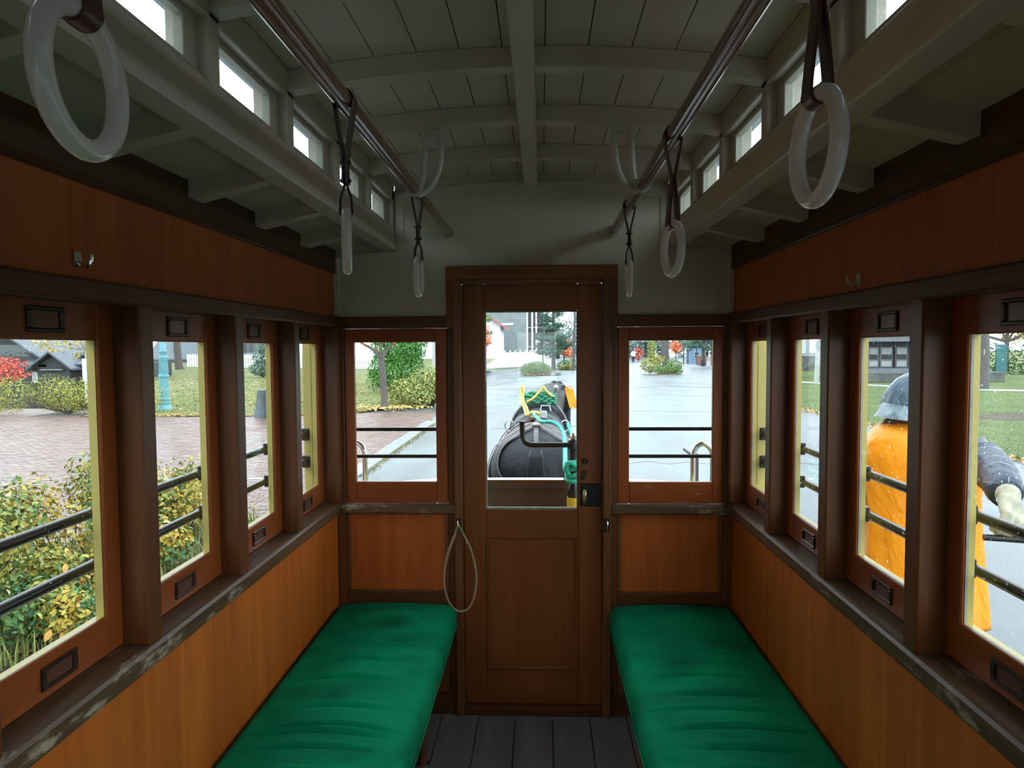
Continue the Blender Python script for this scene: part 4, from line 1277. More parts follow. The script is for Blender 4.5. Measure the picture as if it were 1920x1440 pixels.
# ---- left of the road
rr = random.Random(4)
ells = [(-17.6 + .8 * k + rr.uniform(-.2, .2), 22.0 + rr.uniform(-.2, .3), GZ + .62 + rr.uniform(-.08, .10), .72, .62, .62) for k in range(7)]
bush('clipped_hedge', 'long yellow-green hedge at the far side of the plaza', (-15.2, 22.0, GZ), ells, 9000, .062, 'leaf_hedge', cat='hedge', stems=28, rr=rr)
tree('red_maple', 'small bright red maple in front of the dark house', (-22.6, 29, -1.2), 2.0, .07, [(-23.0, 29, .95, 1.2, .9, .36), (-22.2, 28.8, .55, .7, .7, .28), (-23.1, 29, .25, .8, .7, .2)], 1000, .13, 'leaf_red')
tree('birch_tree', 'pale-trunked tree with yellow leaves before the dark house', (-19.75, 30, -1.0), 3.6, .11, [(-20.9, 29.6, 1.85, 1.1, .8, .42), (-19.0, 29.6, 2.0, 1.0, .8, .35), (-20.2, 29.8, 1.35, .35, .3, .25), (-19.9, 30, 3.0, 2.2, 1.6, .8)], 1500, .15, 'leaf_yellow', 'bark_pale')
tree('old_tree', 'dark broad trunk on the bank before the picket fence', (-24.6, 47, zl(47)), 5.5, .27, [(-24.6, 47, 6.4, 3, 3, 1.8)], 900, .3, 'leaf_yellow')
tree('grey_tree', 'thin grey double-stemmed tree behind the conifer', (-6.4, 42, zl(42)), 4.5, .13, [(-6.8, 42, 3.2, 1.2, 1.2, .9)], 500, .2, 'leaf_yellow', 'bark_pale')
bush('young_spruce', 'young spruce on the grass bank near the slate marker', (-15.4, 38.5, zl(38.5)), [(-15.4, 38.5, zl(38.5) + .5, .75, .75, .45), (-15.4, 38.5, zl(38.5) + 1.1, .55, .55, .5), (-15.4, 38.5, zl(38.5) + 1.8, .4, .4, .6)], 1400, .14, 'leaf_pine', cat='tree')
tt = thing('young_cherry', (-5.25, 23.4, zl(23.4)), 'young forked tree with a few orange leaves beside the conifer', 'tree')
x, y, z = -5.25, 23.4, zl(23.4)
MB().tube(smoothpath([(x + .04, y, z - .1), (x + .03, y, z + .1), (x, y, z + .9), (x - .06, y, z + 1.62), (x - .06, y, z + 1.72)], 5), [.135] * 6 + [.115] * 6 + [.108] * 5 + [.12] * 4, 10).obj('trunk', 'bark', tt, smooth=True)
mb = MB()
for P, r0 in (([(x - .06, y, z + 1.62), (x - .32, y, z + 1.95), (x - .75, y, z + 2.2), (x - 1.3, y, z + 2.7)], .07), ([(x - .05, y, z + 1.62), (x + .15, y + .1, z + 1.95), (x + .5, y, z + 2.3), (x + 1.2, y, z + 2.9)], .07), ([(x - .06, y, z + 1.66), (x - .10, y, z + 2.1), (x, y + .1, z + 3.0)], .06), ([(x + .5, y, z + 2.3), (x + 1.3, y, z + 2.25), (x + 1.7, y, z + 2.35)], .025)):
    q = smoothpath(P, 4); mb.tube(q, [r0 * (1 - .75 * i / (len(q) - 1)) for i in range(len(q))], 8)
mb.obj('limbs', 'bark', tt, smooth=True)
leafcards([(x - .5, y - .1, z + 2.25, .35, .2, .18), (x, y - .15, z + 2.1, .3, .2, .22), (x + .65, y - .1, z + 2.25, .35, .2, .16), (x, y, z + 2.9, 1.3, 1, .5)], 170, .16, 'leaf_orange', rr, .2).obj('foliage', 'leaf_orange', tt, kind='stuff')
ells = [(-6.0, 29.3, zl(29) + .9, 1.25, 1.1, .95), (-5.9, 29.3, zl(29) + 1.9, 1.2, 1.1, 1.0), (-5.8, 29.4, zl(29) + 2.9, .9, .9, 1.0), (-6.7, 29, zl(29) + .55, .55, .5, .5), (-5.3, 29.2, zl(29) + 2.1, .65, .6, .9), (-6.5, 29.1, zl(29) + 1.9, .5, .5, .6)]
bush('dense_conifer', 'dense bright green conifer behind the young forked tree', (-6.0, 29.3, zl(29.3)), ells, 9000, .12, 'leaf_conifer', cat='tree', stems=12, shell=.45)
ells = [(-4.75, 24.3, GZ + .55, .55, .5, .5), (-4.1, 24.6, GZ + .75, .65, .6, .6), (-3.6, 24.9, GZ + .9, .6, .6, .6), (-3.3, 24.8, GZ + .45, .55, .5, .45), (-4.2, 24.1, GZ + .4, .6, .5, .4), (-5.0, 24.3, GZ + .3, .4, .4, .3)]
bush('bank_shrub', 'yellow-green shrub at the road corner in front of the conifer', (-4.1, 24.5, GZ), ells, 4200, .10, 'leaf_bush', stems=18)
# lamp post
plain('teal_paint', (0.12, 0.33, 0.385), 0.4, var=0.1, scale=8)
t = thing('street_lamp', (-12.55, 23.0, GZ), 'turquoise cast-iron street lamp post at the plaza edge', 'lamp post')
prof = [(.34, 0), (.33, .05), (.25, .14), (.22, .22), (.24, .24), (.24, .28), (.20, .30), (.20, .34), (.225, .36), (.225, .42), (.195, .44), (.180, 1.10), (.215, 1.13), (.215, 1.19), (.18, 1.21), (.18, 1.26), (.195, 1.29), (.165, 1.75), (.185, 1.80), (.125, 1.84), (.125, 1.92), (.165, 1.96), (.165, 2.0), (.115, 2.06), (.105, 2.6), (.085, 3.8), (.12, 3.85), (.06, 3.9)]
MB().lathe([(r * .78, h) for r, h in prof], (-12.55, 23.0, GZ), 16).obj('post', 'teal_paint', t, smooth=True)
MB().lathe([(.06, 3.9), (.20, 4.05), (.26, 4.5), (.26, 4.52)], (-12.55, 23, GZ), 8).obj('lantern_glass', 'putty', t)
MB().lathe([(.30, 4.52), (.28, 4.58), (.06, 4.75), (.02, 4.9)], (-12.55, 23, GZ), 8).obj('lantern_cap', 'teal_paint', t)
# slate marker
plain('slate', (0.10, 0.13, 0.15), 0.45, var=0.3, scale=4, bmp=0.2)
t = thing('slate_marker', (-8.25, 20.75, GZ), 'dark tapered slate marker stone standing on the plaza edge', 'marker')
for a, b in ((-.26, .055), (.07, .25)):
    tl = a + .12 if a < 0 else a
    MB().prism([(-8.2 + a, GZ), (-8.2 + b, GZ), (-8.2 + b, GZ + .83), (-8.2 + tl, GZ + .83)], 20.45, 20.65, 'XZ').obj('slab', 'slate', t)
MB().box(-8.2 + .055, -8.2 + .07, 20.48, 20.62, GZ, GZ + .80).obj('joint', 'black_iron', t)
# sign board
plain('sign_white', (0.75, 0.78, 0.78), 0.4, var=0.03)
plain('sign_green', (0.14, 0.62, 0.45), 0.4, var=0.05)
t = thing('notice_board', (-17.0, 26.0, -.7), 'white notice board with a green poster behind the hedge', 'board')
for x in (-17.25, -16.45): MB().box(x, x + .05, 25.97, 26.02, -.7, 1.2).obj('leg', 'sign_white', t)
MB().box(-17.3, -16.35, 25.93, 25.97, .35, 1.22, .01).obj('board', 'sign_white', t)
MB().box(-17.12, -16.42, 25.924, 25.93, .45, 1.02).obj('poster', 'sign_green', t)
# picket fences
plain('white_paint', (0.80, 0.82, 0.82), 0.5, var=0.04)
def picket_fence(label, A, B, zf, h, sp, pw, post_every, rail_h=.05):
    t = thing('picket_fence', (A[0], A[1], zf(*A)), label, 'fence', 'white picket fences')
    dx, dy = B[0] - A[0], B[1] - A[1]
    L = math.hypot(dx, dy); n = int(L / sp); ang = math.atan2(dy, dx)
    poly = [(-pw / 2, 0), (pw / 2, 0), (pw / 2, h - pw * .5), (pw * .3, h - pw * .12), (0, h), (-pw * .3, h - pw * .12), (-pw / 2, h - pw * .5)]
    pk = MB().prism(poly, -.012, .012).mesh('picket', 'white_paint')
    po = MB().box(-.07, .07, -.06, .06, 0, h + .12, .012).ball((0, 0, h + .15), (.075, .075, .07), 8).mesh('post', 'white_paint')
    for i in range(n + 1):
        x, y = A[0] + dx * i / n, A[1] + dy * i / n
        z = zf(x, y)
        if i % post_every == post_every // 2:
            link('post', po, t, (x - A[0], y - A[1], z - zf(*A)), (0, 0, ang))
        else:
            link('picket', pk, t, (x - A[0], y - A[1], z - zf(*A)), (0, 0, ang))
    nx_, ny_ = -dy / L * .03, dx / L * .03
    for k in (.25, .75):
        za, zb = zf(*A) + h * k, zf(*B) + h * k
        MB().tube([(A[0] + nx_, A[1] + ny_, za), (B[0] + nx_, B[1] + ny_, zb)], 1, 8, flat=(.09, .03), up=(0, 0, 1)).obj('rail', 'white_paint', t)
picket_fence('white picket fence on the grass bank', (-25.6, 50.2), (-10.2, 46), lambda x, y: zl(y), .95, .22, .16, 12)
picket_fence('tall white board fence with round post tops beyond the bush', (-9.5, 62), (.15, 79), lambda x, y: GZ + .02, 1.55, .17, .168, 6)
# ================================================================ buildings and far things
plain('dark_timber', (0.045, 0.048, 0.052), 0.7, var=0.25, scale=3)
plain('roof_slate', (0.10, 0.12, 0.14), 0.55, var=0.15, scale=3)
plain('roof_red', (0.42, 0.12, 0.12), 0.6, var=0.1)
plain('window_white', (0.62, 0.66, 0.68), 0.4, var=0.05)
plain('window_dark', (0.03, 0.036, 0.045), 0.25, var=0.2)
plain('wood_grey', (0.19, 0.21, 0.225), 0.75, var=0.18, scale=4)
plain('wood_grey_dark', (0.045, 0.05, 0.055), 0.6, var=0.2)
plain('blue_wall', (0.16, 0.25, 0.38), 0.6, var=0.1)
plain('brick_red', (0.42, 0.20, 0.17), 0.8, var=0.2, scale=6)
plain('trim_grey', (0.40, 0.42, 0.43), 0.6, var=0.1)
def stonemat():
    m, nt, b = new_mat('stone_blocks')
    bt = nt.nodes.new('ShaderNodeTexBrick')
    t = nt.nodes.new('ShaderNodeTexCoord'); mp = nt.nodes.new('ShaderNodeMapping')
    mp.inputs['Rotation'].default_value = (math.radians(90), 0, 0)
    nt.links.new(t.outputs['Object'], mp.inputs['Vector']); nt.links.new(mp.outputs['Vector'], bt.inputs['Vector'])
    bt.inputs['Scale'].default_value = 1.0
    bt.inputs['Brick Width'].default_value = .55; bt.inputs['Row Height'].default_value = .28; bt.inputs['Mortar Size'].default_value = .012
    bt.inputs['Color1'].default_value = (.25, .29, .29, 1); bt.inputs['Color2'].default_value = (.19, .225, .23, 1); bt.inputs['Mortar'].default_value = (.30, .33, .33, 1)
    nt.links.new(bt.outputs['Color'], b.inputs['Base Color'])
    b.inputs['Roughness'].default_value = .8
    m, nt, b = new_mat('rubble_stone')
    v = nt.nodes.new('ShaderNodeTexVoronoi'); v.inputs['Scale'].default_value = 3.0
    nt.links.new(objvec(nt), v.inputs['Vector'])
    r = ramp(nt, [(0, (.07, .075, .08)), (1, (.17, .17, .165))]); nt.links.new(v.outputs['Color'], r.inputs['Fac']); nt.links.new(r.outputs['Color'], b.inputs['Base Color'])
    b.inputs['Roughness'].default_value = .85
    bump(nt, b, v.outputs['Distance'], .6, .05)
stonemat()
def gable(mb, x0, x1, y0, y1, ze, zr_, ov=.25, th=.10, axis='Y'):
    """gable roof slabs; ridge along axis"""
    if axis == 'Y':
        xm = (x0 + x1) / 2
        dz = (zr_ - ze) / (xm - x0) * ov
        for a, s in ((x0 - ov, 1), (x1 + ov, -1)):
            mb.prism([(a, ze - dz), (xm, zr_), (xm, zr_ + th), (a, ze - dz + th)], y0 - ov, y1 + ov, 'XZ')
    else:
        ym = (y0 + y1) / 2
        dz = (zr_ - ze) / (ym - y0) * ov
        for a in (y0 - ov, y1 + ov):
            mb.prism([(a, ze - dz), (ym, zr_), (ym, zr_ + th), (a, ze - dz + th)], x0 - ov, x1 + ov, 'YZ')
    return mb
def win(parent, x0, x1, y, z0, z1, nx, nz, fr='window_white', gl='window_dark', bar=.05):
    f = MB()
    f.box(x0, x1, y - .05, y, z0, z0 + bar); f.box(x0, x1, y - .05, y, z1 - bar, z1)
    f.box(x0, x0 + bar, y - .05, y, z0, z1); f.box(x1 - bar, x1, y - .05, y, z0, z1)
    for i in range(1, nx): xx = x0 + (x1 - x0) * i / nx; f.box(xx - bar / 3, xx + bar / 3, y - .04, y, z0, z1)
    for i in range(1, nz): zz = z0 + (z1 - z0) * i / nz; f.box(x0, x1, y - .04, y, zz - bar / 3, zz + bar / 3)
    o = f.obj('window', fr, parent)
    for i in range(nx):
        for j in range(nz):
            MB().box(x0 + (x1 - x0) * i / nx, x0 + (x1 - x0) * (i + 1) / nx, y - .02, y - .005, z0 + (z1 - z0) * j / nz, z0 + (z1 - z0) * (j + 1) / nz).obj('pane', gl, o)
# dark timber house behind the hedge
h = thing('dark_house', (-25, 38, -1.6), 'dark timber house with slate gable roofs behind the hedge', 'house')
MB().box(-31, -25.4, 36.2, 41, -1.6, .85).obj('wall', 'dark_timber', h)
MB().box(-25.4, -21.9, 37.2, 41, -1.6, .80).obj('wall', 'dark_timber', h)
gable(MB(), -31, -26.3, 36.2, 41, 1.25, 2.75, .45, .10, 'Y').obj('roof', 'roof_slate', h)
MB().prism([(-31, .85), (-26.3, .85), (-26.3, 1.25), (-28.65, 2.7), (-31, 1.25)], 36.25, 36.4, 'XZ').obj('gable_wall', 'dark_timber', h)
MB().prism([(36.4, 1.28), (41, 2.9), (41, 3.0), (36.4, 1.40)], -26.4, -21.6, 'YZ').obj('roof', 'roof_slate', h)
MB().prism([(35.1, .72), (37.3, 1.32), (37.3, 1.40), (35.1, .82)], -26.9, -25.3, 'YZ').obj('porch_roof', 'roof_slate', h)
gable(MB(), -25.9, -24.0, 35.0, 37.2, .72, 1.42, .25, .10, 'Y').obj('porch_roof', 'roof_slate', h)
MB().prism([(-25.9, .66), (-24.0, .66), (-24.95, 1.36)], 35.1, 35.2, 'XZ').obj('gable_wall', 'dark_timber', h)
MB().box(-25.8, -24.1, 35.12, 37.2, -1.6, .66).obj('porch_wall', 'dark_timber', h)
MB().box(-25.55, -24.35, 34.95, 35.1, .52, .60, .01).obj('awning', 'wood_grey', h)
MB().prism([(35.4, .78), (37.3, 1.25), (37.3, 1.32), (35.4, .86)], -24.0, -21.6, 'YZ').obj('eave_roof', 'roof_slate', h)
for x0 in (-26.85, -26.15): win(h, x0, x0 + .30, 36.19, -.15, .42, 2, 2, gl='window_white')
# white house and slate-roofed house beyond the picket fence
h = thing('white_house', (-15, 62, .3), 'white walled house behind the picket fence', 'house')
MB().box(-19.5, -10.8, 60, 68, .2, 4.2).obj('wall', 'white_paint', h)
gable(MB(), -19.5, -10.8, 60, 68, 4.2, 6.4, .5, .15, 'X').obj('roof', 'roof_slate', h)
win(h, -13.6, -12.4, 59.99, 1.8, 3.2, 2, 2)
h = thing('slate_roof_house', (-27, 58, .3), 'low house with a blue-grey slate roof behind the old tree', 'house')
MB().box(-32, -22.6, 57, 63, 0, 1.0).obj('wall', 'trim_grey', h)
gable(MB(), -32, -22.6, 57, 63, 1.0, 3.4, .4, .12, 'X').obj('roof', 'roof_slate', h)
MB().box(-25.2, -23.6, 57.2, 58.4, 1.2, 2.6).obj('dormer', 'dark_timber', h)
# red-roofed house seen through the door pane
h = thing('red_roof_house', (-9, 79, GZ), 'white house with a red gable roof beyond the board fence', 'house')
MB().box(-14, -4.3, 76, 83, GZ, 3.95).obj('wall', 'white_paint', h)
gable(MB(), -14, -4.3, 76, 83, 3.95, 7.3, .6, .2, 'Y').obj('roof', 'roof_red', h)
MB().prism([(-14, 3.95), (-4.3, 3.95), (-9.15, 7.2)], 76.0, 76.1, 'XZ').obj('gable_wall', 'white_paint', h)
win(h, -7.0, -5.8, 75.99, 1.2, 2.6, 2, 2)
# big stone building with pilasters
h = thing('stone_building', (-3, 90, GZ), 'tall grey stone building with white pilasters', 'building')
MB().box(-12, -1.75, 88, 100, GZ, 12).obj('wall', 'stone_blocks', h)
MB().box(-6.2, -3.4, 87.93, 88, 4.35, 4.62).obj('string_course', 'white_paint', h)
MB().box(-1.75, .55, 88.5, 100, GZ, 12).obj('glazed_bay', 'window_dark', h)
for x in (-1.75, -1.12, -.62, -.1, .35): MB().box(x, x + .20, 88.2, 88.5, GZ, 12).obj('pilaster', 'white_paint', h)
for z in (1.6, 4.0, 6.6): MB().box(-1.6, .5, 88.35, 88.5, z, z + .12).obj('spandrel', 'trim_grey', h)
# utility pole with boxes
t = thing('utility_pole', (-.02, 80, GZ), 'dark utility pole with cross arms and transformer boxes', 'pole')
MB().lathe([(.13, 0), (.10, 9)], (-.02, 80, GZ), 10).obj('pole', 'wood_grey_dark', t, smooth=True)
for z in (4.6, 5.4, 6.1): MB().box(-.75, .7, 79.85, 79.95, GZ + z, GZ + z + .09).obj('cross_arm', 'wood_grey_dark', t)
for x, z in ((-.75, 2.9), (-.4, 2.6)): MB().box(x, x + .38, 79.7, 80, GZ + z, GZ + z + .8, .03).obj('transformer', 'wood_grey_dark' if x < -.5 else 'trim_grey', t)
tree('slim_tree', 'slim grey-barked tree by the road curve', (2.85, 62, GZ), 7.5, .13, [(2.7, 62, 8.0, 1.6, 1.6, .9)], 300, .25, 'leaf_yellow')
flat('grass_verge', [(-12, 57.5), (-9.2, 61.2), (.6, 78.4), (.9, 76.8), (-4.6, 63.8)], GZ + .012, 'lawn_grass', 'strip of grass at the foot of the tall white fence', 'grass')
flat('pine_verge', [(.4, 63.5), (5.2, 62.0), (6.5, 68), (1.0, 69)], GZ + .014, 'lawn_grass', 'grass patch under the blue-green pine', 'grass')
# bushes and trees ahead
bush('round_bush', 'rounded grey-green bush standing in the road ahead of the horse', (-.35, 51.5, GZ), [(-.85, 51.5, GZ + .42, .68, .6, .52), (-.2, 51.5, GZ + .50, .85, .6, .58), (.35, 51.6, GZ + .36, .55, .5, .44)], 4200, .17, 'leaf_needle', squash=.35)
litter('bush_leaves', 'brown leaves under the rounded bush', 350, lambda r: (-.3 + r.gauss(0, .65), 51.0 + r.gauss(0, .15), GZ + r.uniform(0, .12)), .14, par=ROAD)
t = thing('pale_boulder', (1.25, 51.8, GZ), 'pale boulder beside the rounded bush', 'rock')
mb = MB().ball((1.25, 51.8, GZ + .12), (.28, .22, .22), 10)
mb.v = [(x + .03 * math.sin(z * 31 + y * 7), y, z + .02 * math.sin(x * 23)) for x, y, z in mb.v]
mb.obj('stone', 'kerb_stone', t, smooth=True)
def conifer(name, label, loc, h, w, n, size, mat, tr, z0=.25, group=None):
    rr = random.Random(int(loc[1] * 3 + loc[0]))
    t = thing(name, loc, label, 'tree', group)
    MB().lathe([(tr * 1.3, -.1), (tr, .4), (tr * .8, h * .5), (.03, h)], loc, 9).obj('trunk', 'bark', t, smooth=True)
    ells = []
    zz = h * z0
    while zz < h * .97:
        q = 1 - (zz / h - z0) / (1 - z0)
        for j in range(3):
            a = rr.uniform(0, 6.283)
            rad = w * (q ** .8) * rr.uniform(.25, .75) + .08
            ells.append((loc[0] + rad * math.cos(a), loc[1] + rad * math.sin(a), loc[2] + zz - rad * .22 + rr.uniform(-.15, .15), .34 * w * q + .18, .30 * w * q + .18, .028 * h + .06))
        zz += h * .040
    leafcards(ells, n, size, mat, rr, .2, .3, .5).obj('foliage', mat, t, kind='stuff')
    return t
conifer('pine_tree', 'tall blue-green pine beyond the rounded bush', (1.2, 65, GZ), 8.5, 2.1, 7000, .26, 'leaf_pine', .2, .22)
conifer('dark_conifer', 'blue-green conifer beside the brick-red boards', (17.4, 76, GZ), 7.0, 2.6, 4000, .30, 'leaf_pine', .2, .30)
tree('flame_tree', 'orange-red tree at the far end of the road', (2.9, 88, GZ), 2.2, .12, [(2.7, 88, 1.3, 1.1, 1, .8), (3.4, 88, .8, .9, .8, .6), (3.3, 88, 2.0, .6, .6, .7)], 900, .26, 'leaf_orange')
tree('orange_maple', 'orange maple branches beside the red-roofed house', (-4.6, 56, GZ), 2.6, .1, [(-4.25, 56, 2.2, .45, .5, .6), (-4.4, 56, 3.1, .4, .5, .35), (-4.4, 56, 1.5, .3, .4, .25)], 420, .17, 'leaf_orange')
tree('green_maple', 'green branches above the orange maple', (-5.3, 57, GZ), 3.6, .1, [(-4.4, 57, 3.95, .55, .5, .4), (-4.2, 57, 2.75, .42, .4, .18)], 320, .18, 'leaf_green')
bush('verge_shrub', 'green shrub with yellow flowers by the slim grey pole', (2.5, 64, GZ), [(2.1, 64, GZ + .45, .7, .5, .5), (2.8, 64, GZ + .55, .7, .5, .6), (2.3, 63.6, GZ + .2, .5, .4, .25)], 900, .15, 'leaf_green')
litter('verge_flowers', 'yellow flowers at the foot of the verge shrub', 160, lambda r: (2.35 + r.gauss(0, .35), 63.2 + r.gauss(0, .1), GZ + r.uniform(.05, .4)), .16, 'leaf_yellow', par=ROAD)
# island planting on the right of the road
bush('island_juniper', 'low dark green juniper on the road island', (9.3, 53.2, GZ), [(9.5, 53, GZ + .35, .9, .7, .42), (10.0, 53.4, GZ + .6, .7, .6, .55), (9.0, 52.8, GZ + .3, .6, .5, .35), (10.2, 53, GZ + .25, .5, .5, .3)], 2600, .12, 'leaf_green')
bush('island_shrub', 'pale yellow shrub at the end of the road island', (8.3, 53.6, GZ), [(8.3, 53.6, GZ + .7, .8, .6, .65), (8.8, 53.8, GZ + 1.1, .7, .6, .4), (8.5, 54, GZ + 1.9, .4, .4, .9)], 1700, .13, 'leaf_hedge')
litter('island_leaves', 'pale leaves strewn under the island juniper', 260, lambda r: (9.2 + r.gauss(0, .55), 52.4 + r.gauss(0, .12), GZ + .01), .15, par=ROAD)
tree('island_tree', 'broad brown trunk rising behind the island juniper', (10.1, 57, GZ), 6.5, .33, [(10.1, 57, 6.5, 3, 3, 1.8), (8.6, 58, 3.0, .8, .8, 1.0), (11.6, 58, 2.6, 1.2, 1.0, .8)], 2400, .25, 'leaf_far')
rr = random.Random(8)
for i, (x, y, hh, w_) in enumerate(((19, 128, 9, 4.5), (13.5, 135, 12, 4), (24, 140, 13, 5), (29, 120, 10, 4.5), (35, 150, 14, 6), (41, 130, 9, 5), (9, 160, 12, 5), (2, 150, 9, 5))):
    tree('far_tree', ['pale rounded tree closing the view down the road', 'tall thin-leaved tree far down the road', 'high tree crown behind the island tree', 'green crown behind the white canopy', 'tallest hazy crown at the road end', 'spreading far tree above the blue shed', 'far tree between pine and road end', 'far crown behind the stone building'][i],
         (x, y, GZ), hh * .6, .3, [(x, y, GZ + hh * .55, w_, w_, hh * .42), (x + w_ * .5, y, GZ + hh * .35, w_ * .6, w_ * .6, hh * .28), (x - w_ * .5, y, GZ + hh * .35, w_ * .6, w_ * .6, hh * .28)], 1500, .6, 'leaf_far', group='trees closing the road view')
rr = random.Random(18)
for i, (xa, xb, y, hh) in enumerate(((-8, 10, 170, 7), (11, 27, 148, 8), (28, 43, 146, 7), (47, 70, 138, 9))):
    ells = [(xa + (xb - xa) * (k + .5) / 7 + rr.uniform(-.8, .8), y + rr.uniform(-2, 2), GZ + hh * rr.uniform(.34, .5), (xb - xa) * .11, 2.5, hh * .5) for k in range(7)]
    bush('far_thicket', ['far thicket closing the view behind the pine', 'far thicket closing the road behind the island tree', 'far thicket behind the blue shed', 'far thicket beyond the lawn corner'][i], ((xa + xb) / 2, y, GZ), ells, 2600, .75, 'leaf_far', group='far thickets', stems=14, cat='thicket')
tree('red_far_tree', 'small red tree far down the road', (13.8, 100, GZ), 1.6, .08, [(13.8, 100, GZ + 1.1, .7, .6, 1.0)], 300, .25, 'leaf_red')
tree('orange_far_tree', 'orange tree beside the white canopy', (19.0, 100, GZ), 1.8, .08, [(19, 100, GZ + 2.0, 1.0, .8, .9)], 400, .28, 'leaf_orange')
t = thing('white_canopy', (19.3, 92, GZ), 'white sunshade canopy far down the road', 'canopy')
MB().lathe([(1.0, 1.15), (.55, 1.5), (.04, 1.75)], (19.0, 92, GZ), 10).obj('cover', 'white_paint', t)
MB().lathe([(.03, 0), (.03, 1.2)], (19.0, 92, GZ), 8).obj('pole', 'trim_grey', t)
h = thing('blue_shed', (19, 90, GZ), 'small blue shed with a dark roof behind the poles', 'shed')
MB().box(18.6, 20.1, 88, 91, GZ, GZ + 1.9).obj('wall', 'blue_wall', h)
gable(MB(), 18.6, 20.1, 88, 91, GZ + 1.9, GZ + 2.7, .25, .08, 'Y').obj('roof', 'roof_slate', h)
win(h, 19.0, 19.6, 87.99, GZ + .6, GZ + 1.4, 1, 2)
for i, (x, y, z) in enumerate(((16.9, 84, 2.6), (17.5, 84.5, 2.9), (18.2, 83, 3.4))):
    t = thing('timber_post', (x, y, GZ), ['dark timber post by the blue shed, shortest', 'dark timber post by the blue shed, second', 'tall dark timber post with cross arm by the blue shed'][i], 'post', 'dark posts by the shed')
    MB().lathe([(.07, 0), (.06, z)], (x, y, GZ), 8).obj('shaft', 'wood_grey_dark', t, smooth=True)
    if i == 2: MB().box(x - 1.0, x + .6, y - .04, y + .04, GZ + z - .4, GZ + z - .32).obj('cross_arm', 'wood_grey_dark', t)
for i, (x0, x1, y) in enumerate(((17.3, 18.3, 78.5), (18.9, 20.2, 79))):
    t = thing('brick_wall', (x0, y, GZ), ['low brick-red wall by the conifer trunk', 'brick-red wall end past the conifer trunk'][i], 'wall', kind='structure')
    MB().box(x0, x1, y, y + .2, GZ, GZ + 1.0).obj('masonry', 'brick_red', t)
    MB().box(x0 - .05, x1 + .05, y - .03, y + .23, GZ + 1.0, GZ + 1.07).obj('coping', 'trim_grey', t)
t = thing('litter_bin', (17.1, 75, GZ), 'dark round litter bin before the brick-red wall', 'bin')
MB().lathe([(.17, 0), (.20, .05), (.22, .55), (.24, .57), (.24, .62), (.18, .66)], (17.1, 75, GZ), 12).obj('body', 'wood_grey_dark', t, smooth=True)
# ---- right of the road: timber building, wall, hedge
h = thing('timber_hall', (20, 42, .1), 'grey timber hall with panelled shutters above a stone wall', 'building')
MB().box(18.6, 24.4, 42.1, 48, 0, 4.2).obj('wall', 'wood_grey', h)
MB().box(18.0, 24.9, 40.9, 42.1, 1.75, 1.95).obj('lintel', 'wood_grey', h)
for x0, x1 in ((19.15, 19.75), (19.85, 20.55), (20.72, 21.40), (21.5, 22.1)):
    sh = MB().box(x0, x1, 42.0, 42.1, .25, 1.72, .01).obj('shutter', 'wood_grey', h)
    for a, b in ((.30, .62), (.72, .98), (1.02, 1.38), (1.44, 1.68)):
        MB().box(x0 + .06, x1 - .06, 41.97, 42.0, a, b, .01).obj('shutter_panel', 'wood_grey_dark' if .7 < a < .9 or a > 1.4 else 'trim_grey', sh)
MB().box(20.60, 20.68, 41.9, 42.0, .1, 1.74).obj('post', 'black_iron', h)
MB().box(18.0, 24.9, 40.9, 42.1, .02, .20).obj('veranda', 'wood_grey', h)
gable(MB(), 18.6, 22.2, 42.1, 48, 3.2, 5.4, .6, .15, 'X').obj('roof', 'roof_slate', h)
for k in range(9): MB().box(22.25, 24.6, 41.6, 41.7, .15 + .16 * k, .29 + .16 * k).obj('siding', 'wood_grey', h)
sw = thing('stone_wall', (19, 40, GZ), 'low dark rubble retaining wall below the timber hall', 'wall', kind='structure')
MB().box(16.9, 25.2, 39.2, 40.8, GZ, .05, .03).obj('masonry', 'rubble_stone', sw)
h = thing('pale_hall', (27, 62, GZ), 'pale hall with tall windows beyond the lawn', 'building')
MB().box(19, 33, 60, 68, GZ, 5).obj('wall', 'trim_grey', h)
for x in (21.6, 22.5, 23.4, 24.3): win(h, x, x + .6, 59.99, .9, 2.4, 2, 3, gl='window_white')
MB().box(18.5, 33, 58.5, 60, GZ, .7).obj('plinth', 'rubble_stone', h)
tree('lawn_tree', 'slim pale tree on the lawn before the pale hall', (14.65, 38.0, GZ), 5.0, .13, [(14.4, 38, 5.2, 1.4, 1.4, .9)], 400, .25, 'leaf_yellow', 'bark_pale')
tree('bank_tree', 'tree trunk on the lawn by the footpath and dark hedge', (20.3, 33.2, GZ), 6.0, .28, [(21, 34, 5.6, 3.0, 2.5, 1.5)], 900, .25, 'leaf_orange')
rr = random.Random(14)
ells = [(29.6 + 1.6 * k, 51 - .7 * k, .35 + rr.uniform(-.2, .25), 1.5, 1.2, 1.3) for k in range(9)]
bush('dark_hedge', 'dark green hedge along the far side of the lawn', (37, 47.5, GZ), ells, 5200, .20, 'leaf_dark', cat='hedge', stems=18)
ells = [(30 + 2.4 * k, 58 - .6 * k, 3.4 + rr.uniform(-.5, .6), 2.2, 1.6, 1.5) for k in range(6)]
tree('amber_tree', 'amber autumn tree rising above the dark hedge', (36, 56, GZ), 3.2, .2, ells, 2400, .3, 'leaf_yellow')
t = thing('teal_board', (27.5, 43, GZ), 'dark teal board standing before the hedge', 'board')
MB().box(27.0, 27.65, 42.9, 43, GZ + .3, 1.55, .02).obj('panel', 'dark_teal', t) if False else None
plain('dark_teal', (0.03, 0.14, 0.15), 0.4, var=0.1)
MB().box(27.0, 27.65, 42.9, 43, GZ + .35, 1.55, .02).obj('panel', 'dark_teal', t)
